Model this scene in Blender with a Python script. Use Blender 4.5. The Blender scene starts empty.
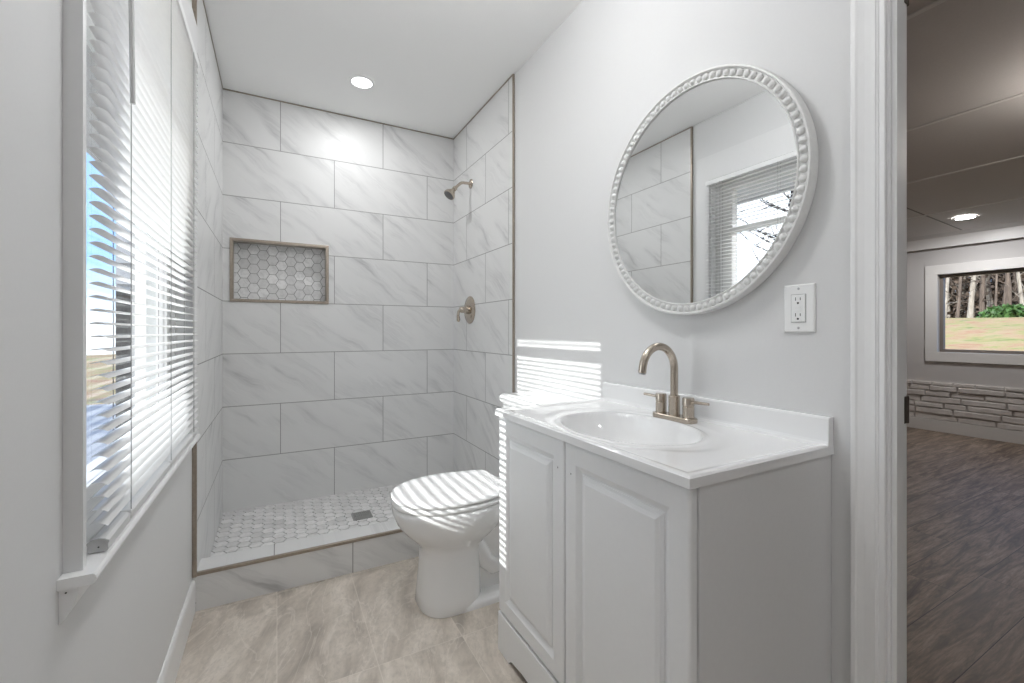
import bpy, bmesh, math, random
from mathutils import Vector, Matrix
sc = bpy.context.scene
COL = sc.collection
PI = math.pi
random.seed(7)
CZ = 1.085                      # eye height above the bathroom floor; heights written CZ+h are measured from eye level

# ------------------------------------------------------------------ camera, world, sun, exposure
cam = bpy.data.cameras.new('camera')
cam.sensor_width = 36.0
cam.lens = 439.0 / 1024 * 36
cam.shift_y = -10.5 / 1024
cam.clip_start = 0.02
cam.clip_end = 300
camo = bpy.data.objects.new('camera', cam)
COL.objects.link(camo)
camo.location = (0, 0, CZ)
camo.rotation_euler = (PI / 2, 0, -math.atan2(235, 439))
sc.camera = camo

vs = sc.view_settings
vs.view_transform = 'Standard'
vs.look = 'None'
vs.gamma = 1
vs.use_curve_mapping = False
vs.exposure = 0.86
sc.cycles.max_bounces = 12
sc.cycles.diffuse_bounces = 6
sc.cycles.glossy_bounces = 5
sc.cycles.transmission_bounces = 8
sc.cycles.transparent_max_bounces = 16
sc.cycles.caustics_reflective = False
sc.cycles.caustics_refractive = False
sc.cycles.sample_clamp_indirect = 4.0

SUN_DIR = Vector((1.0, 0.19, -0.5)).normalized()      # the way the light travels
world = bpy.data.worlds.new('sky')
sc.world = world
world.use_nodes = True
wn = world.node_tree
wn.nodes.clear()
wo = wn.nodes.new('ShaderNodeOutputWorld')
bg = wn.nodes.new('ShaderNodeBackground')
bg.inputs['Strength'].default_value = 1.3
wtc = wn.nodes.new('ShaderNodeTexCoord')
wsep = wn.nodes.new('ShaderNodeSeparateXYZ')
wr = wn.nodes.new('ShaderNodeValToRGB')
wr.color_ramp.elements[0].position = 0.0
wr.color_ramp.elements[0].color = (0.80, 0.86, 0.95, 1)
wr.color_ramp.elements[1].position = 0.5
wr.color_ramp.elements[1].color = (0.16, 0.32, 0.70, 1)
e = wr.color_ramp.elements.new(0.12)
e.color = (0.28, 0.50, 0.92, 1)
wn.links.new(wtc.outputs['Generated'], wsep.inputs[0])
wn.links.new(wsep.outputs['Z'], wr.inputs[0])
wdot = wn.nodes.new('ShaderNodeVectorMath')              # haze glow round the sun
wdot.operation = 'DOT_PRODUCT'
wdot.inputs[1].default_value = -SUN_DIR
wn.links.new(wtc.outputs['Generated'], wdot.inputs[0])
wg = wn.nodes.new('ShaderNodeMapRange')
wg.interpolation_type = 'SMOOTHSTEP'
wg.inputs['From Min'].default_value = 0.30
wg.inputs['From Max'].default_value = 0.95
wn.links.new(wdot.outputs['Value'], wg.inputs['Value'])
wm = wn.nodes.new('ShaderNodeMix')
wm.data_type = 'RGBA'
wn.links.new(wg.outputs[0], wm.inputs[0])
wn.links.new(wr.outputs[0], wm.inputs[6])
wm.inputs[7].default_value = (1.45, 1.50, 1.58, 1)
wn.links.new(wm.outputs[2], bg.inputs['Color'])
wn.links.new(bg.outputs[0], wo.inputs[0])
SKY = bg

sun = bpy.data.lights.new('sun', 'SUN')
sun.energy = 3.3
sun.color = (1.0, 0.985, 0.965)
sun.angle = math.radians(0.5)
suno = bpy.data.objects.new('sun', sun)
COL.objects.link(suno)
suno.location = (-8, 0, 8)
suno.rotation_euler = SUN_DIR.to_track_quat('-Z', 'Y').to_euler()

def portal(loc, rot, sx, sy):
    l = bpy.data.lights.new('sky_portal', 'AREA')
    l.shape = 'RECTANGLE'
    l.size, l.size_y = sx, sy
    l.cycles.is_portal = True
    o = bpy.data.objects.new('sky_portal', l)
    COL.objects.link(o)
    o.location, o.rotation_euler = loc, rot
portal((-0.40, 1.435, CZ + 0.30), (0, -PI / 2, 0), 1.22, 0.70)      # sky sampling through the bathroom window
portal((6.33, 1.265, CZ + 0.19), (0, PI / 2, 0), 0.84, 1.45)         # and through the far window

# ------------------------------------------------------------------ helpers
def tag(o, label=None, cat=None, group=None, kind=None):
    if label: o['label'] = label
    if cat: o['category'] = cat
    if group: o['group'] = group
    if kind: o['kind'] = kind
    return o

def empty(name, loc=(0, 0, 0), label=None, cat=None, group=None, kind=None, rot=(0, 0, 0)):
    o = bpy.data.objects.new(name, None)
    COL.objects.link(o)
    o.location = loc
    o.rotation_euler = rot
    o.empty_display_size = 0.05
    return tag(o, label, cat, group, kind)

def link(name, bm, mat, parent=None, smooth=False, loc=None, rot=None, bevel=0, bseg=2, angle=35):
    bmesh.ops.recalc_face_normals(bm, faces=bm.faces)
    me = bpy.data.meshes.new(name)
    bm.to_mesh(me)
    bm.free()
    mats = mat if isinstance(mat, (list, tuple)) else [mat]
    for m in mats: me.materials.append(m)
    o = bpy.data.objects.new(name, me)
    COL.objects.link(o)
    if parent: o.parent = parent
    if loc: o.location = loc
    if rot: o.rotation_euler = rot
    if smooth:
        for p in me.polygons: p.use_smooth = True
        me.set_sharp_from_angle(angle=math.radians(angle))
    if bevel:
        b = o.modifiers.new('bevel', 'BEVEL')
        b.width = bevel
        b.segments = bseg
        b.limit_method = 'ANGLE'
        b.angle_limit = math.radians(40)
    return o

def box(bm, x0, x1, y0, y1, z0, z1, mi=0):
    v = [bm.verts.new(p) for p in ((x0, y0, z0), (x1, y0, z0), (x1, y1, z0), (x0, y1, z0),
                                   (x0, y0, z1), (x1, y0, z1), (x1, y1, z1), (x0, y1, z1))]
    fs = []
    for q in ((0, 3, 2, 1), (4, 5, 6, 7), (0, 1, 5, 4), (1, 2, 6, 5), (2, 3, 7, 6), (3, 0, 4, 7)):
        f = bm.faces.new([v[i] for i in q])
        f.material_index = mi
        fs.append(f)
    return fs

def boxes(*bs):
    bm = bmesh.new()
    for b in bs: box(bm, *b)
    return bm

def loft(bm, rings, cap=True, mi=0):
    vr = [[bm.verts.new(p) for p in r] for r in rings]
    n = len(vr[0])
    for a, b in zip(vr[:-1], vr[1:]):
        for i in range(n):
            f = bm.faces.new((a[i], a[(i + 1) % n], b[(i + 1) % n], b[i]))
            f.material_index = mi
    if cap:
        f = bm.faces.new(list(reversed(vr[0]))); f.material_index = mi
        f = bm.faces.new(vr[-1]); f.material_index = mi
    return vr

def lathe(bm, prof, origin=(0, 0, 0), axis=(0, 0, 1), seg=32, mi=0, cap=True):
    q = Vector((0, 0, 1)).rotation_difference(Vector(axis).normalized())
    o = Vector(origin)
    rings = []
    for r, h in prof:
        rings.append([o + q @ Vector((max(r, 1e-5) * math.cos(2 * PI * i / seg), max(r, 1e-5) * math.sin(2 * PI * i / seg), h)) for i in range(seg)])
    loft(bm, rings, cap, mi)

def tube(bm, pts, r, seg=14, mi=0, cap=True):
    pts = [Vector(p) for p in pts]
    rad = r if isinstance(r, (list, tuple)) else [r] * len(pts)
    rings = []
    nrm = None
    for i, p in enumerate(pts):
        if i == 0: t = pts[1] - pts[0]
        elif i == len(pts) - 1: t = pts[-1] - pts[-2]
        else: t = (pts[i + 1] - p).normalized() + (p - pts[i - 1]).normalized()
        t.normalize()
        if nrm is None:
            nrm = t.cross(Vector((0.31, 0.17, 0.93))).normalized()
        nrm = (nrm - t * nrm.dot(t)).normalized()
        b = t.cross(nrm)
        rings.append([p + (nrm * math.cos(2 * PI * k / seg) + b * math.sin(2 * PI * k / seg)) * rad[i] for k in range(seg)])
    loft(bm, rings, cap, mi)

def sweep_profile(bm, prof, a, b, fn, mi=0):
    """prof: list of 2-D points, fn(p, t) gives the 3-D point at end t"""
    loft(bm, [[fn(p, a) for p in prof], [fn(p, b) for p in prof]], True, mi)

# ------------------------------------------------------------------ materials
def newmat(name):
    m = bpy.data.materials.new(name)
    m.use_nodes = True
    nt = m.node_tree
    b = nt.nodes['Principled BSDF']
    return m, nt, b

def N(nt, t, **kw):
    n = nt.nodes.new(t)
    for k, v in kw.items():
        if k in ('operation', 'blend_type', 'data_type', 'noise_dimensions', 'feature', 'attribute_name', 'wave_type', 'bands_direction', 'clamp', 'interpolation_type', 'distance'):
            setattr(n, k, v)
        else:
            n.inputs[k].default_value = v
    return n

def M2(nt, op, a, b=None, c=None, clamp=False):
    n = nt.nodes.new('ShaderNodeMath')
    n.operation = op
    n.use_clamp = clamp
    for i, x in enumerate((a, b, c)):
        if x is None: continue
        if isinstance(x, (int, float)): n.inputs[i].default_value = x
        else: nt.links.new(x, n.inputs[i])
    return n.outputs[0]

def mixc(nt, fac, a, b, bt='MIX'):
    n = nt.nodes.new('ShaderNodeMix')
    n.data_type = 'RGBA'
    n.blend_type = bt
    ins = [i for i in n.inputs if i.enabled or True]
    def put(sock, x):
        if isinstance(x, (tuple, list)): sock.default_value = (*x[:3], 1)
        elif isinstance(x, (int, float)): sock.default_value = x
        else: nt.links.new(x, sock)
    put(n.inputs[0], fac)
    put(n.inputs[6], a)
    put(n.inputs[7], b)
    return n.outputs[2]

def ramp(nt, x, stops):
    r = nt.nodes.new('ShaderNodeValToRGB')
    els = r.color_ramp.elements
    while len(els) < len(stops): els.new(0.5)
    for e_, (p, c) in zip(els, stops):
        e_.position = p
        e_.color = (*c, 1) if isinstance(c, (tuple, list)) else (c, c, c, 1)
    nt.links.new(x, r.inputs[0])
    return r.outputs[0]

def bump(nt, bsdf, h, strength=0.2, dist=0.001):
    b = nt.nodes.new('ShaderNodeBump')
    b.inputs['Strength'].default_value = strength
    b.inputs['Distance'].default_value = dist
    nt.links.new(h, b.inputs['Height'])
    nt.links.new(b.outputs[0], bsdf.inputs['Normal'])

def vec(nt, x, y, z=0.0):
    c = nt.nodes.new('ShaderNodeCombineXYZ')
    for i, v in enumerate((x, y, z)):
        if isinstance(v, (int, float)): c.inputs[i].default_value = v
        else: nt.links.new(v, c.inputs[i])
    return c.outputs[0]

def noise(nt, v, scale, detail=3, rough=0.5, dist=0.0):
    n = nt.nodes.new('ShaderNodeTexNoise')
    n.inputs['Scale'].default_value = scale
    n.inputs['Detail'].default_value = detail
    n.inputs['Roughness'].default_value = rough
    n.inputs['Distortion'].default_value = dist
    if v is not None: nt.links.new(v, n.inputs['Vector'])
    return n.outputs['Fac']

def plain(name, col, rough=0.5, metal=0.0, nscale=60, namp=0.02, bstr=0.05, coat=0.0, spec=0.5):
    """one colour with a faint procedural grain"""
    m, nt, b = newmat(name)
    tc = nt.nodes.new('ShaderNodeTexCoord')
    f = noise(nt, tc.outputs['Object'], nscale, 3)
    c0 = tuple(max(0, c * (1 - namp)) for c in col)
    c1 = tuple(min(1, c * (1 + namp)) for c in col)
    nt.links.new(ramp(nt, f, [(0.3, c0), (0.7, c1)]), b.inputs['Base Color'])
    b.inputs['Roughness'].default_value = rough
    b.inputs['Metallic'].default_value = metal
    b.inputs['Coat Weight'].default_value = coat
    b.inputs['Specular IOR Level'].default_value = spec
    if bstr: bump(nt, b, f, bstr, 0.0005)
    return m

PAINT = plain('wall_paint', (0.71, 0.71, 0.71), 0.6, nscale=180, namp=0.006, bstr=0.12, spec=0.3)
CEIL = plain('ceiling_paint', (0.91, 0.91, 0.905), 0.75, nscale=220, namp=0.006, bstr=0.12, spec=0.2)
TRIMW = plain('trim_white', (0.86, 0.86, 0.86), 0.35, nscale=40, namp=0.008, bstr=0.03)
HALLW = plain('hall_wall_paint', (0.50, 0.48, 0.47), 0.6, nscale=150, namp=0.01, bstr=0.1)
HALLC = plain('hall_ceiling_panel', (0.76, 0.73, 0.71), 0.7, nscale=120, namp=0.02, bstr=0.1)
HALLT = plain('hall_trim', (0.68, 0.66, 0.64), 0.4, nscale=60, namp=0.01)
BRONZE = plain('brushed_bronze_trim', (0.36, 0.31, 0.26), 0.35, 0.75, nscale=90, namp=0.08)
NICKEL = plain('brushed_nickel', (0.52, 0.455, 0.385), 0.24, 1.0, nscale=200, namp=0.05, bstr=0.06)
STEEL = plain('drain_steel', (0.42, 0.42, 0.41), 0.35, 0.9, nscale=200, namp=0.05)
DARK = plain('dark_recess', (0.03, 0.03, 0.03), 0.8)
RUBBER = plain('nozzle_grey', (0.13, 0.13, 0.13), 0.5)
PORC = plain('porcelain', (0.86, 0.86, 0.86), 0.08, nscale=5, namp=0.003, bstr=0.0, coat=0.3)
SEATP = plain('seat_plastic', (0.84, 0.84, 0.84), 0.2, nscale=5, namp=0.003, bstr=0.0)
TOPM = plain('cultured_marble', (0.86, 0.86, 0.86), 0.09, nscale=8, namp=0.006, bstr=0.0, coat=0.3)
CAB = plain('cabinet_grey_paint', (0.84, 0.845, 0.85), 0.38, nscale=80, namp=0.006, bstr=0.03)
CAB_SHADED = plain('cabinet_shaded_grey', (0.74, 0.74, 0.74), 0.5, nscale=90, namp=0.01, bstr=0.03)  # cabinet paint darkened: shade of the near end put into its colour
PLAST = plain('outlet_plastic', (0.84, 0.84, 0.83), 0.25, nscale=20, namp=0.004, bstr=0.0)
FRAMEM = plain('mirror_frame_white', (0.76, 0.76, 0.75), 0.45, nscale=90, namp=0.03, bstr=0.1)
CASW = plain('window_casing_white', (0.75, 0.75, 0.75), 0.45, nscale=60, namp=0.006, bstr=0.03)
VINYL = plain('window_vinyl', (0.66, 0.66, 0.66), 0.35, nscale=30, namp=0.005, bstr=0.0)
WANDM = plain('wand_plastic', (0.60, 0.60, 0.60), 0.25, nscale=30, namp=0.02, bstr=0.0)
HINGEM = plain('hinge_metal', (0.16, 0.14, 0.12), 0.4, 0.8)
SIDING = plain('siding_white', (0.46, 0.46, 0.47), 0.6, nscale=20, namp=0.03)
ROOFM = plain('roof_shingle', (0.10, 0.10, 0.11), 0.9, nscale=30, namp=0.2)

def slat_mat():
    m, nt, b = newmat('blind_slat_vinyl')
    tc = nt.nodes.new('ShaderNodeTexCoord')
    f = noise(nt, tc.outputs['Object'], 30)
    nt.links.new(ramp(nt, f, [(0.3, (0.83, 0.83, 0.825)), (0.7, (0.87, 0.87, 0.865))]), b.inputs['Base Color'])
    b.inputs['Roughness'].default_value = 0.35
    tr = nt.nodes.new('ShaderNodeBsdfTranslucent')
    tr.inputs['Color'].default_value = (0.88, 0.88, 0.88, 1)
    mx = nt.nodes.new('ShaderNodeMixShader')
    mx.inputs[0].default_value = 0.27
    out = nt.nodes['Material Output']
    nt.links.new(b.outputs[0], mx.inputs[1])
    nt.links.new(tr.outputs[0], mx.inputs[2])
    nt.links.new(mx.outputs[0], out.inputs['Surface'])
    return m
SLAT = slat_mat()

def glass_mat():
    m, nt, b = newmat('window_glass')
    out = nt.nodes['Material Output']
    t = nt.nodes.new('ShaderNodeBsdfTransparent')
    t.inputs['Color'].default_value = (0.95, 0.97, 0.97, 1)
    g = nt.nodes.new('ShaderNodeBsdfGlossy')
    g.inputs['Roughness'].default_value = 0.02
    fr = nt.nodes.new('ShaderNodeLayerWeight')
    mx = nt.nodes.new('ShaderNodeMixShader')
    nt.links.new(M2(nt, 'ADD', M2(nt, 'MULTIPLY', M2(nt, 'POWER', fr.outputs['Facing'], 5.0), 0.5), 0.02), mx.inputs[0])
    nt.links.new(t.outputs[0], mx.inputs[1])
    nt.links.new(g.outputs[0], mx.inputs[2])
    nt.links.new(mx.outputs[0], out.inputs['Surface'])
    return m
GLASS = glass_mat()

def mirror_mat():
    m, nt, b = newmat('mirror_glass')
    b.inputs['Base Color'].default_value = (0.90, 0.91, 0.91, 1)
    b.inputs['Metallic'].default_value = 1
    tc = nt.nodes.new('ShaderNodeTexCoord')
    nt.links.new(ramp(nt, noise(nt, tc.outputs['Object'], 3), [(0, 0.0), (1, 0.02)]), b.inputs['Roughness'])
    return m
MIRROR = mirror_mat()

def emit(name, col, s):
    m, nt, b = newmat(name)
    b.inputs['Base Color'].default_value = (0.9, 0.9, 0.9, 1)
    b.inputs['Emission Color'].default_value = (*col, 1)
    b.inputs['Emission Strength'].default_value = s
    return m

def marble_tile(name, axis, uoff, zoff, w=0.6106, h=0.3063, par=0, slope=0.75, grout=0.0022, base=(0.73, 0.73, 0.725), flip=1):
    """large white marble-look tile in running bond, on object coordinates"""
    m, nt, b = newmat(name)
    tc = nt.nodes.new('ShaderNodeTexCoord')
    s = nt.nodes.new('ShaderNodeSeparateXYZ')
    nt.links.new(tc.outputs['Object'], s.inputs[0])
    ax = {'X': s.outputs[0], 'Y': s.outputs[1]}[axis]
    U = M2(nt, 'SUBTRACT', ax, uoff)
    V = M2(nt, 'SUBTRACT', zoff, s.outputs[2])          # downward from the ceiling
    row = M2(nt, 'FLOOR', M2(nt, 'DIVIDE', V, h))
    odd = M2(nt, 'FLOORED_MODULO', M2(nt, 'ADD', row, par), 2.0)
    U2 = M2(nt, 'ADD', M2(nt, 'DIVIDE', U, w), M2(nt, 'MULTIPLY', odd, 0.5))
    colm = M2(nt, 'FLOOR', U2)
    fu = M2(nt, 'MULTIPLY', M2(nt, 'FRACT', U2), w)
    fv = M2(nt, 'MULTIPLY', M2(nt, 'FRACT', M2(nt, 'DIVIDE', V, h)), h)
    du = M2(nt, 'MINIMUM', fu, M2(nt, 'SUBTRACT', w, fu))
    dv = M2(nt, 'MINIMUM', fv, M2(nt, 'SUBTRACT', h, fv))
    d = M2(nt, 'MINIMUM', du, dv)
    g = M2(nt, 'LESS_THAN', d, grout)
    wn_ = nt.nodes.new('ShaderNodeTexWhiteNoise')
    wn_.noise_dimensions = '2D'
    nt.links.new(vec(nt, row, colm), wn_.inputs['Vector'])
    ss = nt.nodes.new('ShaderNodeSeparateColor')
    nt.links.new(wn_.outputs['Color'], ss.inputs[0])
    # vein coordinates, running down across the tile
    along = M2(nt, 'ADD', M2(nt, 'MULTIPLY', fu, 0.80 * flip), M2(nt, 'MULTIPLY', fv, 0.60))
    acro = M2(nt, 'SUBTRACT', M2(nt, 'MULTIPLY', fv, 0.80), M2(nt, 'MULTIPLY', fu, 0.60 * flip))
    o1 = M2(nt, 'MULTIPLY', ss.outputs[0], 23.0)
    o2 = M2(nt, 'MULTIPLY', ss.outputs[1], 17.0)
    wob = noise(nt, vec(nt, M2(nt, 'ADD', M2(nt, 'MULTIPLY', along, 1.0), o1), M2(nt, 'ADD', acro, o2)), 4.0, 3)
    A = M2(nt, 'ADD', M2(nt, 'MULTIPLY', along, 1.4), o1)
    B = M2(nt, 'ADD', M2(nt, 'ADD', M2(nt, 'MULTIPLY', acro, 15.0), M2(nt, 'MULTIPLY', wob, 1.6)), o2)
    n1 = noise(nt, vec(nt, A, B), 1.0, 5, 0.62)
    mask = noise(nt, vec(nt, M2(nt, 'ADD', M2(nt, 'MULTIPLY', along, 1.8), o2), M2(nt, 'ADD', M2(nt, 'MULTIPLY', acro, 4.5), o1)), 1.6, 2)
    v1 = ramp(nt, n1, [(0.50, 0.0), (0.62, 0.45), (0.70, 1.0)])
    v2 = ramp(nt, n1, [(0.47, 0.0), (0.495, 1.0), (0.52, 0.0)])
    mk = ramp(nt, mask, [(0.42, 0.0), (0.60, 1.0)])
    vv = M2(nt, 'MULTIPLY', M2(nt, 'ADD', v1, M2(nt, 'MULTIPLY', v2, 0.25)), mk, clamp=True)
    c = mixc(nt, M2(nt, 'MULTIPLY', vv, 0.95), base, (0.40, 0.40, 0.405))
    cloud = noise(nt, vec(nt, A, M2(nt, 'MULTIPLY', B, 0.3)), 1.0, 2)
    c = mixc(nt, ramp(nt, cloud, [(0.4, 0.0), (0.7, 0.22)]), c, (0.60, 0.60, 0.60))
    c = mixc(nt, g, c, (0.33, 0.325, 0.32))
    nt.links.new(c, b.inputs['Base Color'])
    nt.links.new(ramp(nt, g, [(0, 0.42), (1, 0.8)]), b.inputs['Roughness'])
    edge = ramp(nt, d, [(0.0, 0.0), (0.004, 1.0)])
    bump(nt, b, edge, 0.25, 0.001)
    return m

JX = 0.0188
TILE_B = marble_tile('marble_tile_back', 'X', JX, CZ + 1.3985)
TILE_L = marble_tile('marble_tile_left', 'Y', 2.644, CZ + 1.3985, par=1, flip=-1)
TILE_R = marble_tile('marble_tile_right', 'Y', 2.463, CZ + 1.3985, par=1, flip=-1)
TILE_C = marble_tile('marble_tile_curb', 'X', 0.300, 0.170, h=2.0)
TILE_CT = marble_tile('marble_tile_curb_top', 'X', -0.01, 5.0, h=10.0)

def hex_mat():
    m, nt, b = newmat('hexagon_marble')
    at = nt.nodes.new('ShaderNodeAttribute')
    at.attribute_name = 'tone'
    tc = nt.nodes.new('ShaderNodeTexCoord')
    f = noise(nt, tc.outputs['Object'], 28, 4, 0.6, 1.2)
    c = mixc(nt, at.outputs['Fac'], (0.70, 0.695, 0.69), (0.87, 0.865, 0.86))
    c = mixc(nt, ramp(nt, f, [(0.44, 0.0), (0.72, 0.5)]), c, (0.48, 0.475, 0.47))
    nt.links.new(c, b.inputs['Base Color'])
    b.inputs['Roughness'].default_value = 0.3
    return m
HEX = hex_mat()
GROUT = plain('grey_grout', (0.30, 0.295, 0.285), 0.9, nscale=200, namp=0.08)

def floor_tile_mat():
    m, nt, b = newmat('beige_stone_floor_tile')
    tc = nt.nodes.new('ShaderNodeTexCoord')
    s = nt.nodes.new('ShaderNodeSeparateXYZ')
    nt.links.new(tc.outputs['Object'], s.inputs[0])
    tw, tl = 0.2905, 0.60
    U = M2(nt, 'DIVIDE', s.outputs[0], tw)
    V = M2(nt, 'DIVIDE', M2(nt, 'SUBTRACT', s.outputs[1], 1.46 - 3 * tl), tl)
    cu, cv = M2(nt, 'FLOOR', U), M2(nt, 'FLOOR', V)
    fu = M2(nt, 'MULTIPLY', M2(nt, 'FRACT', U), tw)
    fv = M2(nt, 'MULTIPLY', M2(nt, 'FRACT', V), tl)
    d = M2(nt, 'MINIMUM', M2(nt, 'MINIMUM', fu, M2(nt, 'SUBTRACT', tw, fu)), M2(nt, 'MINIMUM', fv, M2(nt, 'SUBTRACT', tl, fv)))
    g = M2(nt, 'LESS_THAN', d, 0.0016)
    w_ = nt.nodes.new('ShaderNodeTexWhiteNoise')
    w_.noise_dimensions = '2D'
    nt.links.new(vec(nt, cu, cv), w_.inputs['Vector'])
    r = M2(nt, 'MULTIPLY', w_.outputs['Value'], 3.0)
    x = M2(nt, 'ADD', s.outputs[0], M2(nt, 'MULTIPLY', s.outputs[1], -0.25))
    p = vec(nt, M2(nt, 'ADD', M2(nt, 'MULTIPLY', x, 6.0), r), M2(nt, 'ADD', M2(nt, 'MULTIPLY', s.outputs[1], 2.2), r), r)
    n1 = noise(nt, p, 1.3, 6, 0.62, 0.8)
    n2 = noise(nt, vec(nt, M2(nt, 'MULTIPLY', x, 30.0), M2(nt, 'MULTIPLY', s.outputs[1], 18.0), r), 2.2, 5, 0.7, 0.5)
    c = ramp(nt, n1, [(0.30, (0.36, 0.315, 0.27)), (0.43, (0.53, 0.47, 0.405)), (0.56, (0.66, 0.595, 0.52)), (0.72, (0.78, 0.71, 0.635))])
    c = mixc(nt, ramp(nt, n2, [(0.45, 0.0), (0.72, 0.5)]), c, (0.38, 0.34, 0.30))
    n3 = noise(nt, p, 0.9, 4, 0.55, 1.8)
    c = mixc(nt, ramp(nt, n3, [(0.485, 0.0), (0.5, 0.38), (0.515, 0.0)]), c, (0.82, 0.76, 0.69))
    c = mixc(nt, M2(nt, 'MULTIPLY', g, 0.42), c, (0.80, 0.74, 0.67))
    nt.links.new(c, b.inputs['Base Color'])
    b.inputs['Roughness'].default_value = 0.42
    bump(nt, b, n2, 0.12, 0.001)
    return m
FLOORT = floor_tile_mat()

def plank_mat():
    m, nt, b = newmat('dark_plank_floor')
    tc = nt.nodes.new('ShaderNodeTexCoord')
    s = nt.nodes.new('ShaderNodeSeparateXYZ')
    nt.links.new(tc.outputs['Object'], s.inputs[0])
    w, l = 0.18, 1.22
    V = M2(nt, 'DIVIDE', s.outputs[1], w)
    row = M2(nt, 'FLOOR', V)
    rn = nt.nodes.new('ShaderNodeTexWhiteNoise')
    rn.noise_dimensions = '1D'
    nt.links.new(row, rn.inputs['W'])
    U = M2(nt, 'ADD', M2(nt, 'DIVIDE', s.outputs[0], l), rn.outputs['Value'])
    cu = M2(nt, 'FLOOR', U)
    fu = M2(nt, 'MULTIPLY', M2(nt, 'FRACT', U), l)
    fv = M2(nt, 'MULTIPLY', M2(nt, 'FRACT', V), w)
    d = M2(nt, 'MINIMUM', M2(nt, 'MINIMUM', fu, M2(nt, 'SUBTRACT', l, fu)), M2(nt, 'MINIMUM', fv, M2(nt, 'SUBTRACT', w, fv)))
    w_ = nt.nodes.new('ShaderNodeTexWhiteNoise')
    w_.noise_dimensions = '2D'
    nt.links.new(vec(nt, cu, row), w_.inputs['Vector'])
    r = M2(nt, 'MULTIPLY', w_.outputs['Value'], 20.0)
    p = vec(nt, M2(nt, 'ADD', M2(nt, 'MULTIPLY', s.outputs[0], 1.6), r), M2(nt, 'ADD', M2(nt, 'MULTIPLY', s.outputs[1], 14.0), r))
    n1 = noise(nt, p, 1.6, 6, 0.68, 0.8)
    p2 = vec(nt, M2(nt, 'ADD', M2(nt, 'MULTIPLY', s.outputs[0], 5.0), r), M2(nt, 'MULTIPLY', s.outputs[1], 60.0))
    n2 = noise(nt, p2, 2.0, 4, 0.7, 0.4)
    c = ramp(nt, n1, [(0.33, (0.060, 0.038, 0.026)), (0.44, (0.15, 0.104, 0.074)), (0.56, (0.28, 0.208, 0.152)), (0.74, (0.45, 0.35, 0.265))])
    c = mixc(nt, ramp(nt, n2, [(0.42, 0.0), (0.66, 0.7)]), c, (0.075, 0.056, 0.043))
    c = mixc(nt, M2(nt, 'MULTIPLY', w_.outputs['Value'], 0.25), c, (0.34, 0.28, 0.235))
    c = mixc(nt, M2(nt, 'LESS_THAN', d, 0.0012), c, (0.035, 0.028, 0.022))
    nt.links.new(c, b.inputs['Base Color'])
    b.inputs['Roughness'].default_value = 0.5
    b.inputs['Specular IOR Level'].default_value = 0.3
    bump(nt, b, n2, 0.15, 0.001)
    return m
PLANK = plank_mat()

def stone_mat():
    m, nt, b = newmat('faux_stone')
    tc = nt.nodes.new('ShaderNodeTexCoord')
    f = noise(nt, tc.outputs['Object'], 9, 5, 0.6)
    nt.links.new(ramp(nt, f, [(0.3, (0.50, 0.465, 0.44)), (0.7, (0.66, 0.625, 0.60))]), b.inputs['Base Color'])
    b.inputs['Roughness'].default_value = 0.85
    bump(nt, b, noise(nt, tc.outputs['Object'], 45, 4), 0.6, 0.006)
    return m
STONE = stone_mat()

def bark(name, c0, c1):
    m, nt, b = newmat(name)
    tc = nt.nodes.new('ShaderNodeTexCoord')
    mp = nt.nodes.new('ShaderNodeMapping')
    mp.inputs['Scale'].default_value = (6, 6, 0.8)
    nt.links.new(tc.outputs['Object'], mp.inputs[0])
    f = noise(nt, mp.outputs[0], 2.0, 5, 0.6)
    nt.links.new(ramp(nt, f, [(0.3, c0), (0.7, c1)]), b.inputs['Base Color'])
    b.inputs['Roughness'].default_value = 0.9
    bump(nt, b, f, 0.4, 0.02)
    return m
BARKL = bark('pale_bark', (0.20, 0.17, 0.145), (0.42, 0.38, 0.33))
BARKD = bark('dark_bark', (0.06, 0.045, 0.037), (0.17, 0.13, 0.105))
LEAF = plain('shrub_leaf', (0.05, 0.11, 0.025), 0.6, nscale=4, namp=0.5, bstr=0)
LEAFD = plain('dark_understorey', (0.10, 0.072, 0.055), 0.9, nscale=3, namp=0.6, bstr=0)

def ground_mat():
    m, nt, b = newmat('clay_and_grass_ground')
    tc = nt.nodes.new('ShaderNodeTexCoord')
    f = noise(nt, tc.outputs['Object'], 0.9, 6, 0.7, 0.8)
    f2 = noise(nt, tc.outputs['Object'], 1.7, 5, 0.7, 0.3)
    c = ramp(nt, f, [(0.34, (0.32, 0.14, 0.07)), (0.46, (0.36, 0.23, 0.12)), (0.56, (0.30, 0.26, 0.09)), (0.68, (0.13, 0.18, 0.04))])
    c = mixc(nt, ramp(nt, f2, [(0.45, 0.0), (0.65, 0.6)]), c, (0.42, 0.29, 0.17))
    nt.links.new(c, b.inputs['Base Color'])
    b.inputs['Roughness'].default_value = 0.95
    bump(nt, b, f2, 0.5, 0.05)
    return m
GROUND = ground_mat()

# ------------------------------------------------------------------ main measures
WL, TL = -0.288, -0.276          # left plaster face, left tile face
WR, TR = 1.141, 1.133            # right plaster face, right tile face
YB = 3.016                       # back tile face
YC = 2.074                        # curb front and left tile edge
YRT = 2.108                      # right tile edge
HC = CZ + 1.3985                 # ceiling
YN = -1.35                       # wall behind the camera
WT = 0.076                       # right wall thickness
DY0, DY1 = -0.395, 0.458         # door opening
DH = 2.03
FARX = 6.2
# window opening in the left wall
OY0, OY1, OZ0, OZ1 = 0.925, 1.925, CZ - 0.370, CZ + 0.985
XO = -0.425                  # outer face of the left wall

# ------------------------------------------------------------------ room shell
def st(name, bm, mat, parent=None, **kw):
    o = link(name, bm, mat, parent, **kw)
    if parent is None: o['kind'] = 'structure'
    return o

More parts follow.
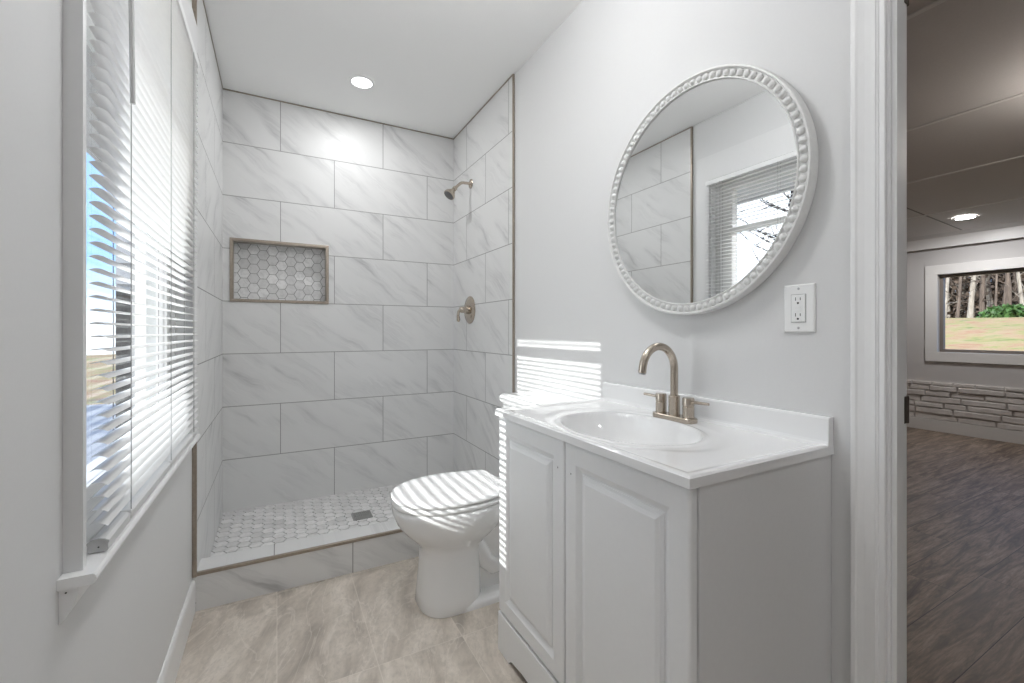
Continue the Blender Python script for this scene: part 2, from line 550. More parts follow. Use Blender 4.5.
st('floor', boxes((XO, WR + WT, YN, YC + 0.01, -0.05, 0)), FLOORT)
st('ceiling', boxes((XO, WR + WT, YN, YB + 0.12, HC, HC + 0.06)), CEIL)
st('wall_left', boxes((XO, WL, YN, OY0, 0, HC), (XO, WL, OY1, YB + 0.12, 0, HC),
                      (XO, WL, OY0, OY1, 0, OZ0), (XO, WL, OY0, OY1, OZ1, HC)), PAINT)
st('wall_right', boxes((WR, WR + WT, DY1, YB + 0.12, 0, HC), (WR, WR + WT, YN, DY0, 0, HC),
                       (WR, WR + WT, DY0, DY1, DH, HC)), PAINT)
st('wall_near', boxes((XO, WR + WT, YN - 0.1, YN, 0, HC)), PAINT)
# shower tile
st('wall_shower_left', boxes((WL, TL, YC, YB + 0.004, 0.0, HC - 0.004)), TILE_L)
st('wall_shower_right', boxes((TR, WR, YRT, YB + 0.004, 0.0, HC - 0.004)), TILE_R)
NX0, NX1, NZ0, NZ1 = -0.228, 0.277, CZ + 0.184, CZ + 0.529       # niche opening
ND = 0.09
wb = boxes((TL, TR, YB, YB + 0.12, 0, NZ0), (TL, TR, YB, YB + 0.12, NZ1, HC - 0.004),
           (TL, NX0, YB, YB + 0.12, NZ0, NZ1), (NX1, TR, YB, YB + 0.12, NZ0, NZ1))
st('wall_shower_back', wb, TILE_B)
st('wall_back', boxes((XO, WR + WT, YB + 0.12, YB + 0.16, 0, HC)), PAINT)

def hex_field(u0, u1, v0, v1, h, fn, name, gap=0.0032, thick=0.003, u_anchor=0.0, v_anchor=0.0):
    """flat-topped hexagons of height h clipped to a rectangle; fn(u, v, t) -> point, t rises out of the grout"""
    bm = bmesh.new()
    tone = bm.faces.layers.float.new('tone')
    R = h / math.sqrt(3)
    r = (h - gap) / math.sqrt(3)
    cp = 1.5 * R
    rnd = random.Random(5)
    i0, i1 = int((u0 - u_anchor) / cp) - 2, int((u1 - u_anchor) / cp) + 2
    j0, j1 = int((v0 - v_anchor) / h) - 2, int((v1 - v_anchor) / h) + 2
    for i in range(i0, i1 + 1):
        for j in range(j0, j1 + 1):
            cx_, cy_ = u_anchor + i * cp, v_anchor + (j + 0.5 * (i % 2)) * h
            poly = [(cx_ + r * math.cos(PI / 3 * k), cy_ + r * math.sin(PI / 3 * k)) for k in range(6)]
            for ax_, lim, sgn in ((0, u0, 1), (0, u1, -1), (1, v0, 1), (1, v1, -1)):
                outp = []
                for a, b_ in zip(poly, poly[1:] + poly[:1]):
                    ia, ib = sgn * (a[ax_] - lim) >= 0, sgn * (b_[ax_] - lim) >= 0
                    if ia: outp.append(a)
                    if ia != ib:
                        t = (lim - a[ax_]) / (b_[ax_] - a[ax_])
                        outp.append((a[0] + t * (b_[0] - a[0]), a[1] + t * (b_[1] - a[1])))
                poly = outp
                if len(poly) < 3: break
            if len(poly) < 3: continue
            area = abs(sum(a[0] * b_[1] - b_[0] * a[1] for a, b_ in zip(poly, poly[1:] + poly[:1]))) / 2
            if area < 2e-5: continue
            t_ = rnd.random()
            top = [bm.verts.new(fn(u, v, thick)) for u, v in poly]
            bot = [bm.verts.new(fn(u, v, 0)) for u, v in poly]
            fs = [bm.faces.new(top)]
            for k in range(len(poly)):
                k2 = (k + 1) % len(poly)
                fs.append(bm.faces.new((bot[k], bot[k2], top[k2], top[k])))
            for f in fs: f[tone] = t_
    return bm

# niche lining and hexagon back
nb = boxes((NX0, NX1, YB + ND, YB + ND + 0.01, NZ0, NZ1))
niche = st('wall_niche', nb, GROUT)
link('hexagon_tile', hex_field(NX0, NX1, NZ0, NZ1, 0.0585, lambda u, v, t: (u, YB + ND - t, v), 'n', u_anchor=NX0 + 0.052, v_anchor=NZ0 - 0.01), HEX, niche)
# bronze edge round the niche
def frame_boxes(x0, x1, z0, z1, w, y0, y1):
    return boxes((x0 - w, x1 + w, y0, y1, z0 - w, z0), (x0 - w, x1 + w, y0, y1, z1, z1 + w),
                 (x0 - w, x0, y0, y1, z0, z1), (x1, x1 + w, y0, y1, z0, z1))
st('trim_1', frame_boxes(NX0, NX1, NZ0, NZ1, 0.0140, YB - 0.006, YB + 0.012), BRONZE, bevel=0.002)

st('trim_0', frame_boxes(NX0 + 0.004, NX1 - 0.004, NZ0 + 0.004, NZ1 - 0.004, 0.0045, YB - 0.003, YB + 0.055), BRONZE)

# shower floor: raised pan, hexagon mosaic, curb
ZS = CZ - 1.048
CY1 = 2.197
HCURB = CZ - 0.937
st('floor_shower', boxes((TL, TR, YC + 0.01, YB, -0.05, ZS - 0.003)), GROUT)
hexf = hex_field(TL, TR, CY1, YB, 0.0585, lambda u, v, t: (u, v, ZS - 0.003 + t), 'f', u_anchor=0.01, v_anchor=2.2, gap=0.004)
st('floor_mosaic', hexf, HEX)
st('wall_curb', boxes((TL, TR, YC, CY1, 0.0, HCURB - 0.001)), TILE_C)
st('wall_curb_top', boxes((TL, TR, YC + 0.012, CY1, HCURB - 0.001, HCURB)), TILE_CT)
# bronze strips: curb nosing, left and right edges of the tile, ceiling line
st('trim_2', boxes((TL, TR, YC - 0.004, YC + 0.012, HCURB - 0.012, HCURB + 0.0015)), BRONZE, bevel=0.002)
st('trim_3', boxes((WL, TL + 0.0035, YC - 0.010, YC + 0.0015, HCURB - 0.012, HC - 0.001)), BRONZE, bevel=0.002)
st('trim_4', boxes((TR - 0.0035, WR, YRT - 0.010, YRT + 0.0015, 0.002, HC - 0.001)), BRONZE, bevel=0.002)
st('trim_5', boxes((TL - 0.002, TR + 0.002, YB - 0.003, YB + 0.004, HC - 0.007, HC), (TL - 0.004, TL + 0.003, YC, YB, HC - 0.007, HC),
                   (TR - 0.003, TR + 0.004, YRT, YB, HC - 0.007, HC)), BRONZE)

# baseboards
def baseboard(name, y0, y1, xw, sgn, h=0.128, t=0.012):
    prof = [(0, 0), (t, 0), (t, h - 0.016), (t * 0.75, h - 0.006), (t * 0.4, h), (0, h)]
    bm = bmesh.new()
    loft(bm, [[(xw + sgn * p[0], y, p[1]) for p in prof] for y in (y0, y1)])
    st(name, bm, TRIMW)
baseboard('baseboard_left', YN, YC - 0.001, WL, 1, t=0.010)
baseboard('baseboard_right', 1.36, YRT - 0.012, WR, -1)
bm = bmesh.new()
loft(bm, [[(x, YN + p[0], p[1]) for p in [(0, 0), (0.014, 0), (0.014, 0.106), (0.005, 0.122), (0, 0.122)]] for x in (WL + 0.014, WR)])
st('baseboard_near', bm, TRIMW)

# ------------------------------------------------------------------ bathroom window
win = empty('window_1', (XO, OY0, OZ0), kind='structure')
def wpart(name, bm, mat, parent=win, **kw):
    bmesh.ops.translate(bm, verts=bm.verts, vec=(-XO, -OY0, -OZ0))
    return link(name, bm, mat, parent, **kw)
# jamb lining
jt = 0.008
wpart('jamb', boxes((XO, WL, OY0, OY0 + jt, OZ0, OZ1), (XO, WL, OY1 - jt, OY1, OZ0, OZ1), (XO, WL, OY0, OY1, OZ1 - jt, OZ1), (XO, WL, OY0, OY1, OZ0, OZ0 + 0.004)), TRIMW)
GY0, GY1, GZ0, GZ1 = 1.095, 1.795, CZ - 0.296, CZ + 0.905      # daylight opening
FX0, FX1 = -0.372, -0.322
MZ0, MZ1 = CZ + 0.625, CZ + 0.657
wpart('window_frame', boxes((FX0, FX1, OY0 + jt, GY0, OZ0 + 0.004, OZ1 - jt), (FX0, FX1, GY1, OY1 - jt, OZ0 + 0.004, OZ1 - jt),
                            (FX0, FX1, GY0, GY1, OZ0 + 0.004, GZ0), (FX0, FX1, GY0, GY1, GZ1, OZ1 - jt)), VINYL, bevel=0.002)
wpart('meeting_rail', boxes((FX0 + 0.006, FX1 - 0.006, GY0, GY1, MZ0, MZ1)), VINYL, bevel=0.002)
wpart('sash_stile', boxes((FX1 - 0.006, FX1 + 0.006, GY0 - 0.030, GY0, GZ0, MZ1)), VINYL, bevel=0.002)
wpart('sash_stile', boxes((FX1 - 0.006, FX1 + 0.006, GY1, GY1 + 0.030, GZ0, MZ1)), VINYL, bevel=0.002)
wpart('sash_rail', boxes((FX1 - 0.006, FX1 + 0.006, GY0 - 0.030, GY1 + 0.030, GZ0 - 0.028, GZ0)), VINYL, bevel=0.002)
wpart('frame_stop', boxes((FX1, FX1 + 0.014, GY1 + 0.075, GY1 + 0.095, OZ0 + 0.004, OZ1 - jt)), VINYL, bevel=0.002)
wpart('window_pane', boxes((FX0 + 0.026, FX0 + 0.029, GY0 + 0.01, GY1 - 0.01, GZ0, MZ0)), GLASS)
wpart('window_pane', boxes((FX0 + 0.03, FX0 + 0.034, GY0 + 0.01, GY1 - 0.01, MZ1, GZ1)), GLASS)
# casing, stool and apron on the room side
CX = -0.265
wpart('window_casing', boxes((WL, CX, OY0 - 0.012, OY0 + 0.002, OZ0, OZ1 + 0.16), (WL, CX, OY1 - 0.002, OY1 + 0.095, OZ0, OZ1 + 0.16),
                             (WL, CX, OY0 + 0.002, OY1 - 0.002, OZ1 - 0.002, OZ1 + 0.16)), CASW)
# stool with a rounded nose
sp = [(WL - 0.04, OZ0), (-0.2475, OZ0), (-0.2445, OZ0 - 0.003), (-0.243, OZ0 - 0.008), (-0.2445, OZ0 - 0.013), (-0.2485, OZ0 - 0.0165), (WL - 0.04, OZ0 - 0.0165)]
bm = bmesh.new()
loft(bm, [[(x, y, z) for x, z in sp] for y in (OY0, OY1)])
sp2 = [(WL, OZ0)] + sp[1:-1] + [(WL, OZ0 - 0.0165)]
loft(bm, [[(x, y, z) for x, z in sp2] for y in (OY0 - 0.033, OY0)])
loft(bm, [[(x, y, z) for x, z in sp2] for y in (OY1, OY1 + 0.004)])
wpart('window_stool', bm, TRIMW)
ap = [(WL, OZ0 - 0.0165), (-0.2660, OZ0 - 0.0165), (-0.2665, OZ0 - 0.026), (-0.269, OZ0 - 0.038), (-0.2745, OZ0 - 0.052), (-0.281, OZ0 - 0.063), (WL, OZ0 - 0.071)]
bm = bmesh.new()
loft(bm, [[(x, y, z) for x, z in ap] for y in (OY0 - 0.026, OY1 + 0.080)])
wpart('window_apron', bm, TRIMW)
bm = bmesh.new()
lathe(bm, [(0.0013, 0), (0.0013, 0.0006)], (-0.2800, OY0 - 0.026, OZ0 - 0.024), (0, -1, 0), 10)
wpart('nail_hole', bm, DARK)

# mini blind
CORDM = plain('blind_cord', (0.30, 0.30, 0.30), 0.8, bstr=0)
BX = -0.2630                      # slat centre line
BW = 0.025
BY0, BY1 = 0.972, 1.938
BZT = OZ1 - 0.009
bl = empty('mini_blind', (BX, BY0, OZ0), 'white mini blind with open slats hanging in the bathroom window', 'window blind')
def bpart(name, bm, mat, parent=bl, **kw):
    bmesh.ops.translate(bm, verts=bm.verts, vec=(-BX, -BY0, -OZ0))
    return link(name, bm, mat, parent, **kw)
bpart('headrail', boxes((BX - 0.012, BX + 0.014, BY0 - 0.01, BY1, BZT - 0.028, BZT)), TRIMW, bevel=0.003)
PITCH = 0.0224
zs = []
z = OZ0 + 0.045
while z < BZT - 0.035:
    zs.append(z); z += PITCH
rnd = random.Random(2)
bm = bmesh.new()
TILT = math.radians(4)
for k, z in enumerate(zs):
    low = max(0, 1 - k / 5.0)
    tl = TILT + rnd.uniform(-0.02, 0.02) + low * rnd.uniform(-0.10, 0.10)
    sag = rnd.uniform(0.0, 0.0008)
    rows = []
    ns = 12
    for s_ in range(ns + 1):
        yy = BY0 + (BY1 - BY0) * s_ / ns
        zoff = -sag * math.sin(PI * 3 * s_ / ns) ** 2
        row = []
        for q in range(7):
            a = -0.5 + q / 6
            x_ = a * BW
            z_ = 0.0042 * (1 - (2 * a) ** 2)
            row.append((BX + x_ * math.cos(tl) - z_ * math.sin(tl), yy, z + zoff + z_ * math.cos(tl) - x_ * math.sin(tl)))
        rows.append(row)
    vr = [[bm.verts.new(p) for p in r] for r in rows]
    for a, b_ in zip(vr[:-1], vr[1:]):
        for q in range(6): bm.faces.new((a[q], a[q + 1], b_[q + 1], b_[q]))
bpart('slats', bm, SLAT, smooth=True, angle=60)
# bottom rail: rounded top over a box
rz = OZ0 + 0.002
rp = [(-0.0115, 0), (0.0115, 0), (0.0125, 0.0015), (0.0125, 0.011), (0.0135, 0.013), (0.0135, 0.016), (0.008, 0.0195), (0, 0.021), (-0.008, 0.0195), (-0.0135, 0.016), (-0.0135, 0.013), (-0.0125, 0.011), (-0.0125, 0.0015)]
bm = bmesh.new()
loft(bm, [[(BX + x, y, rz + z) for x, z in rp] for y in (BY0, BY1)])
br = bpart('bottom_rail', bm, SLAT)
bm = bmesh.new()
loft(bm, [[(BX + x * 1.04, y, rz + z * 1.03) for x, z in rp] for y in (BY0 - 0.0025, BY0 + 0.0002)])
cap = bpart('end_cap', bm, plain('end_cap_grey', (0.45, 0.45, 0.45), 0.4), br)
bm = bmesh.new()
lathe(bm, [(0.0012, 0), (0.0012, 0.0006)], (BX + 0.001, BY0 - 0.0025, rz + 0.008), (0, -1, 0), 10)
bpart('cap_hole', bm, DARK, br)
for cy in (1.101, 1.466, 1.831):
    for dx in (-0.0133, 0.0133):
        bm = bmesh.new()
        tube(bm, [(BX + dx, cy, rz + 0.012), (BX + dx, cy, BZT - 0.02)], 0.0008, 6)
        bpart('ladder_cord', bm, CORDM)
    bm = boxes((BX - 0.003, BX + 0.0155, cy - 0.005, cy + 0.005, rz + 0.006, rz + 0.0225))
    bpart('rail_button', bm, SLAT, br, bevel=0.002)
bm = bmesh.new()
tube(bm, [(BX + 0.026, 1.030, BZT - 0.045), (BX + 0.028, 1.046, CZ + 0.42)], 0.0042, 6)
wand = bpart('tilt_wand', bm, WANDM)
bm = bmesh.new()
tube(bm, [(BX + 0.013, 1.028, BZT - 0.02), (BX + 0.023, 1.029, BZT - 0.022), (BX + 0.026, 1.030, BZT - 0.046)], 0.0015, 6)
bpart('wand_hook', bm, WANDM, wand)

# ------------------------------------------------------------------ ceiling lights
def downlight(x, y, zc, r, power, strength, label, group=None, axis=(0, 0, -1)):
    t = empty('recessed_light', (x, y, zc), label, 'ceiling light', group)
    bm = bmesh.new()
    lathe(bm, [(r * 0.86, 0.001), (r * 0.87, 0.006), (r * 1.12, 0.004), (r * 1.15, 0.001), (r * 1.15, 0.0), (r * 0.86, 0.0)], (0, 0, 0), (0, 0, -1), 48, cap=False)
    link('trim_ring', bm, TRIMW, t, smooth=True)
    bm = bmesh.new()
    lathe(bm, [(r * 0.865, 0.0005), (r * 0.865, 0.0035), (r * 0.5, 0.0045), (0, 0.005)], (0, 0, 0), (0, 0, -1), 48, cap=True)
    link('lens', bm, emit('lamp_lens_glow', (0.99, 0.99, 1.0), strength), t)
    if power:
        l = bpy.data.lights.new('lamp', 'AREA')
        l.shape = 'DISK'
        l.size = r * 1.7
        l.energy = power
        l.color = (0.98, 0.99, 1.0)
        lo = bpy.data.objects.new('lamp', l)
        COL.objects.link(lo)
        lo.parent = t
        lo.location = (0, 0, -0.008)
    return t
downlight(0.420, 2.57, HC, 0.062, 2.6, 5, 'round recessed light in the bathroom ceiling over the shower')
def added_globe_lamp(x, y, z, strength, label, group=None, col=(0.98, 0.99, 1.0)):  # every lamp of this kind is an added, unseen fill source
    dome = empty('added_ceiling_lamp', (x, y, z), label, 'ceiling light', group)
    bm = bmesh.new()
    lathe(bm, [(0.065, 0), (0.065, 0.012), (0.055, 0.020), (0.014, 0.024), (0.014, 0.070), (0.045, 0.074), (0.045, 0.088)], (0, 0, 0), (0, 0, -1), 40)
    link('lamp_base', bm, NICKEL, dome, smooth=True)
    bm = bmesh.new()
    lathe(bm, [(0.040, 0.080), (0.085, 0.088), (0.118, 0.108), (0.128, 0.132), (0.118, 0.158), (0.085, 0.178), (0.04, 0.188), (0, 0.190)], (0, 0, 0), (0, 0, -1), 48)
    link('glass_shade', bm, emit('added_lamp_glow', col, strength), dome, smooth=True)
added_globe_lamp(0.44, 1.12, HC, 21.0, 'unseen globe ceiling lamp added to brighten the bathroom evenly')  # added out of frame to even out walls and ceiling
downlight(0.42, -0.45, HC, 0.062, 3, 6, 'unseen recessed light added by the entry door as extra fill')  # added behind the camera for extra brightness

# ------------------------------------------------------------------ shower fittings
t = empty('overhead_shower', (TR, 2.69, CZ + 0.974), 'brushed nickel shower head on a bent arm high on the tiled wall', 'shower head')
bm = bmesh.new()
lathe(bm, [(0.031, 0), (0.031, 0.003), (0.026, 0.008), (0.012, 0.012), (0.011, 0.016)], (0, 0, 0), (-1, 0, 0), 32)
link('flange', bm, NICKEL, t, smooth=True)
bm = bmesh.new()
pts = [(-0.002, 0, 0), (-0.05, 0, -0.001)]
for k in range(1, 9):
    a = math.radians(45) * k / 8
    pts.append((-0.05 - 0.045 * math.sin(a), 0, -0.001 - 0.045 * (1 - math.cos(a))))
lx, lz = pts[-1][0], pts[-1][2]
pts.append((lx - 0.030, 0, lz - 0.030))
tube(bm, pts, 0.0095, 16)
link('shower_arm', bm, NICKEL, t, smooth=True)
hx, hz = lx - 0.026, lz - 0.026
ax = Vector((-0.62, -0.10, -0.76)).normalized()
bm = bmesh.new()
lathe(bm, [(0.013, 0.0), (0.015, 0.006), (0.015, 0.020), (0.012, 0.024), (0.016, 0.032), (0.027, 0.050), (0.036, 0.064), (0.0385, 0.074), (0.0375, 0.080), (0.033, 0.081)], (hx, 0, hz), ax, 36)
hd = link('head_shell', bm, NICKEL, t, smooth=True)
bm = bmesh.new()
o_ = Vector((hx, 0, hz)) + ax * 0.0805
lathe(bm, [(0.033, 0), (0.032, 0.002), (0.020, 0.003), (0.019, 0.0045), (0, 0.005)], o_, ax, 32)
q = Vector((0, 0, 1)).rotation_difference(ax)
for rr, n in ((0.026, 16), (0.013, 8)):
    for k in range(n):
        p = o_ + q @ Vector((rr * math.cos(2 * PI * k / n), rr * math.sin(2 * PI * k / n), 0.002))
        lathe(bm, [(0.002, 0), (0.0013, 0.0035)], p, ax, 8)
link('spray_face', bm, RUBBER, hd, smooth=True)

t = empty('shower_valve', (TR, 2.709, CZ + 0.140), 'brushed nickel shower valve plate with a lever on the tiled wall', 'shower valve')
bm = bmesh.new()
lathe(bm, [(0.092, 0), (0.092, 0.003), (0.086, 0.008), (0.070, 0.010), (0.066, 0.013), (0.055, 0.014), (0.03, 0.014)], (0, 0, 0), (-1, 0, 0), 48)
link('escutcheon', bm, NICKEL, t, smooth=True)
bm = bmesh.new()
lathe(bm, [(0.028, 0.013), (0.027, 0.030), (0.022, 0.034), (0.021, 0.062), (0.017, 0.072), (0.0, 0.074)], (0, 0, 0), (-1, 0, 0), 32)
hn = link('handle_hub', bm, NICKEL, t, smooth=True)
bm = bmesh.new()
tube(bm, [(-0.055, 0, 0.004), (-0.068, 0.006, 0.000), (-0.078, 0.010, -0.014), (-0.080, 0.012, -0.038), (-0.077, 0.013, -0.066), (-0.076, 0.013, -0.080)],
     [0.010, 0.010, 0.009, 0.009, 0.012, 0.006], 14)
link('lever', bm, NICKEL, hn, smooth=True)

t = empty('shower_drain', (0.425, 2.60, ZS), 'square grey metal drain grate set in the hexagon shower floor', 'drain')
bm = bmesh.new()
s_ = 0.052
box(bm, -s_, s_, -s_, -s_ + 0.006, 0, 0.003); box(bm, -s_, s_, s_ - 0.006, s_, 0, 0.003)
box(bm, -s_, -s_ + 0.006, -s_ + 0.006, s_ - 0.006, 0, 0.003); box(bm, s_ - 0.006, s_, -s_ + 0.006, s_ - 0.006, 0, 0.003)
link('drain_rim', bm, STEEL, t)
bm = bmesh.new()
box(bm, -s_ + 0.006, s_ - 0.006, -s_ + 0.006, s_ - 0.006, 0.0, 0.0012)
for i in range(9):
    a = -s_ + 0.009 + i * 0.0105
    box(bm, a, a + 0.004, -s_ + 0.006, s_ - 0.006, 0.0012, 0.0028)
for i in range(3):
    a = -s_ + 0.020 + i * 0.030
    box(bm, -s_ + 0.006, s_ - 0.006, a, a + 0.004, 0.0014, 0.0027)
link('drain_grate', bm, STEEL, t)

# ------------------------------------------------------------------ toilet (local x runs out from the wall)
TX, TY = WR - 0.012, 1.70
toi = empty('toilet', (TX, TY, 0), 'white two-piece toilet with closed lid beside the vanity', 'toilet', rot=(0, 0, PI))
toi.scale = (1, 1, 1.052)
def sgn(v): return 1 if v >= 0 else -1
def egg(z, xf, xb, w, n=2.3, xc=None, nb=None, seg=56):
    xc = (xf + xb) / 2 if xc is None else xc
    nb = nb or n
    pts = []
    for k in range(seg):
        a = 2 * PI * k / seg
        c, s_ = math.cos(a), math.sin(a)
        nn = n if c >= 0 else nb
        ex = (xf - xc) if c >= 0 else (xc - xb)
        pts.append((xc + ex * sgn(c) * abs(c) ** (2 / nn), w * sgn(s_) * abs(s_) ** (2 / nn), z))
    return pts
bm = bmesh.new()
# front column flaring into the bowl
loft(bm, [egg(0.0, 0.638, 0.39, 0.124, 2.6), egg(0.006, 0.642, 0.387, 0.127, 2.6), egg(0.05, 0.637, 0.39, 0.122, 2.6), egg(0.13, 0.630, 0.39, 0.114, 2.6),
          egg(0.19, 0.626, 0.388, 0.110, 2.6), egg(0.218, 0.628, 0.385, 0.112, 2.5), egg(0.240, 0.642, 0.36, 0.121, 2.4), egg(0.262, 0.666, 0.33, 0.141, 2.3),
          egg(0.288, 0.694, 0.30, 0.160, 2.25), egg(0.318, 0.718, 0.275, 0.174, 2.2), egg(0.350, 0.732, 0.265, 0.181, 2.2), egg(0.374, 0.737, 0.26, 0.183, 2.2),
          egg(0.383, 0.735, 0.26, 0.182, 2.2), egg(0.387, 0.728, 0.265, 0.177, 2.2)])
# narrow rear body
loft(bm, [egg(0.0, 0.48, 0.14, 0.062, 4), egg(0.10, 0.48, 0.15, 0.060, 4), egg(0.20, 0.48, 0.13, 0.062, 4), egg(0.28, 0.48, 0.06, 0.085, 4), egg(0.315, 0.48, 0.02, 0.105, 5), egg(0.35, 0.48, 0.01, 0.128, 5), egg(0.378, 0.48, 0.008, 0.130, 5), egg(0.386, 0.48, 0.012, 0.126, 5)])
# foot
loft(bm, [egg(0.0, 0.58, 0.13, 0.126, 6), egg(0.014, 0.58, 0.13, 0.126, 6), egg(0.026, 0.58, 0.14, 0.116, 6), egg(0.031, 0.58, 0.15, 0.095, 6)])
# trapway bulge on both flanks
for s_ in (-1, 1):
    path = [(0.46, 0.240), (0.42, 0.215), (0.395, 0.180), (0.375, 0.140), (0.34, 0.110), (0.30, 0.110), (0.27, 0.14), (0.25, 0.19), (0.225, 0.225), (0.19, 0.23), (0.165, 0.215), (0.155, 0.15), (0.155, 0.03)]
    tube(bm, [(x, s_ * 0.050, z_) for x, z_ in path], 0.036, 14)
bowl = link('bowl', bm, PORC, toi, smooth=True, angle=50)
for s_ in (-1, 1):
    bm = bmesh.new()
    lathe(bm, [(0.013, 0), (0.013, 0.006), (0.009, 0.013), (0, 0.015)], (0.30, s_ * 0.098, 0.038), (0, 0, 1), 20)
    link('bolt_cap', bm, PORC, bowl, smooth=True)
def lid_out(z, grow=0.0, back=0.284):
    pts = []
    xc, a_, w = 0.505, 0.235 + grow, 0.183 + grow
    nb_ = 26
    for k in range(-nb_, nb_ + 1):
        an = PI / 2 * k / nb_
        pts.append((xc + a_ * abs(math.cos(an)) ** (2 / 2.15), w * sgn(an) * abs(math.sin(an)) ** (2 / 2.15), z))
    L = xc - back + grow
    side = []
    for k in range(1, 13):
        t_ = k / 12
        side.append((xc - L * t_, (0.140 + grow) + (w - 0.140 - grow) * math.cos(PI / 2 * t_) ** 0.9 if t_ < 1 else 0.140 + grow))
    pts += [(x, y, z) for x, y in side]
    pts += [(x, -y, z) for x, y in reversed(side)]
    return pts
bm = bmesh.new()
loft(bm, [lid_out(0.3885, -0.012), lid_out(0.3895, -0.004), lid_out(0.3950, 0.0), lid_out(0.4030, 0.0), lid_out(0.4075, -0.004), lid_out(0.4085, -0.012)])
link('seat', bm, SEATP, toi, smooth=True, angle=60)
bm = bmesh.new()
loft(bm, [lid_out(0.4105, -0.012), lid_out(0.4115, -0.004), lid_out(0.4160, 0.0), lid_out(0.4210, 0.0), lid_out(0.4265, -0.004), lid_out(0.4295, -0.014), lid_out(0.4310, -0.05), lid_out(0.4315, -0.09)])
lid = link('seat_lid', bm, SEATP, toi, smooth=True, angle=60)
for s_ in (-1, 1):
    bm = bmesh.new()
    tube(bm, [(0.290, s_ * 0.055, 0.4030), (0.290, s_ * 0.095, 0.4030)], 0.012, 16)
    box(bm, 0.276, 0.304, s_ * 0.075 - 0.018, s_ * 0.075 + 0.018, 0.3855, 0.3990)
    link('seat_hinge', bm, SEATP, toi, smooth=True)
def rr(z, x0, x1, w, r=0.03, seg=6):
    pts = []
    for cx_, cy_, a0 in ((x1 - r, w - r, 0), (x0 + r, w - r, 90), (x0 + r, -w + r, 180), (x1 - r, -w + r, 270)):
        for k in range(seg + 1):
            a = math.radians(a0 + 90 * k / seg)
            pts.append((cx_ + r * math.cos(a), cy_ + r * math.sin(a), z))
    return pts
bm = bmesh.new()
loft(bm, [rr(0.386, 0.012, 0.150, 0.150), rr(0.400, 0.006, 0.165, 0.165), rr(0.60, 0.003, 0.178, 0.178), rr(0.712, 0.002, 0.182, 0.184)])
link('tank', bm, PORC, toi, smooth=True, angle=50)
bm = bmesh.new()
loft(bm, [rr(0.712, 0.0, 0.190, 0.190), rr(0.718, -0.002, 0.194, 0.194), rr(0.738, -0.002, 0.194, 0.194), rr(0.746, 0.004, 0.186, 0.186)])
link('tank_lid', bm, PORC, toi, smooth=True, angle=50)
bm = bmesh.new()
lathe(bm, [(0.014, 0), (0.014, 0.006), (0.008, 0.010), (0.007, 0.02)], (0.180, -0.125, 0.655), (1, 0, 0), 20)
tube(bm, [(0.197, -0.125, 0.655), (0.202, -0.10, 0.652), (0.203, -0.06, 0.648)], [0.007, 0.006, 0.007], 12)
link('flush_lever', bm, NICKEL, toi, smooth=True)

# ------------------------------------------------------------------ vanity cabinet
VX, VY0, VY1, VTOP = 0.687, 0.551, 1.345, CZ - 0.2865      # front frame plane, ends, cabinet top
cab = empty('vanity_cabinet', (VX, VY0, 0), 'light grey two-door bathroom vanity cabinet with raised door panels', 'cabinet')
def cpart(name, bm, mat, parent=cab, **kw):
    bmesh.ops.translate(bm, verts=bm.verts, vec=(-VX, -VY0, 0))
    return link(name, bm, mat, parent, **kw)
P_ = 0.015
XB = WR - 0.002
cpart('cabinet_body', boxes((VX + 0.016, XB, VY1 - P_, VY1, 0, VTOP), (VX + 0.016, XB, VY0 + P_, VY1 - P_, 0.10, 0.115),
                            (XB - 0.008, XB, VY0 + P_, VY1 - P_, 0.115, VTOP), (VX, VX + 0.016, VY0 + P_, VY0 + 0.035, 0.135, VTOP), (VX, VX + 0.016, VY1 - 0.035, VY1, 0.135, VTOP),
                            (VX, VX + 0.016, VY0 + 0.035, VY1 - 0.035, VTOP - 0.05, VTOP), (VX, VX + 0.016, VY0 + 0.035, VY1 - 0.035, 0.135, 0.16)), CAB)
cpart('side_panel', boxes((VX + 0.0005, XB, VY0, VY0 + P_, 0, VTOP)), CAB_SHADED)
# toe skirt with bracket feet: outline in (y, z), extruded in x
def skirt():
    y0, y1, zt = VY0, VY1, 0.130
    pts = [(y1, 0), (y1 - 0.080, 0.0), (y1 - 0.084, 0.010), (y1 - 0.100, 0.018), (y1 - 0.135, 0.021), (y1 - 0.16, 0.025),
           (y0 + 0.16, 0.025), (y0 + 0.135, 0.021), (y0 + 0.100, 0.018), (y0 + 0.084, 0.010), (y0 + 0.080, 0.0), (y0, 0), (y0, zt), (y1, zt)]
    bm = bmesh.new()
    loft(bm, [[(x, p[0], p[1]) for p in pts] for x in (VX - 0.0215, VX - 0.0005)])
    return bm
cpart('toe_skirt', skirt(), CAB, bevel=0.0015)
# doors: nested rectangular loops give the frame, groove and raised panel
def door(y0, y1, z0, z1, parent=cab):
    xf = VX - 0.020
    loops = [(0.0, VX - 0.002), (0.0, xf + 0.006), (0.001, xf + 0.0025), (0.004, xf + 0.0006), (0.007, xf), (0.048, xf), (0.049, xf + 0.0010), (0.063, xf + 0.0095),
             (0.0665, xf + 0.0095), (0.0675, xf + 0.0070), (0.074, xf + 0.0050), (0.0755, xf + 0.0034), (0.0835, xf + 0.0008), (0.085, xf)]
    bm = bmesh.new()
    rings = [[(x, y0 + i, z0 + i), (x, y1 - i, z0 + i), (x, y1 - i, z1 - i), (x, y0 + i, z1 - i)] for i, x in loops]
    loft(bm, rings)
    return cpart('cabinet_door', bm, CAB, parent)
YM = 0.9545
DZ0, DZ1 = 0.1375, VTOP - 0.006
d1 = door(YM + 0.002, VY1 - 0.003, DZ0, DZ1)
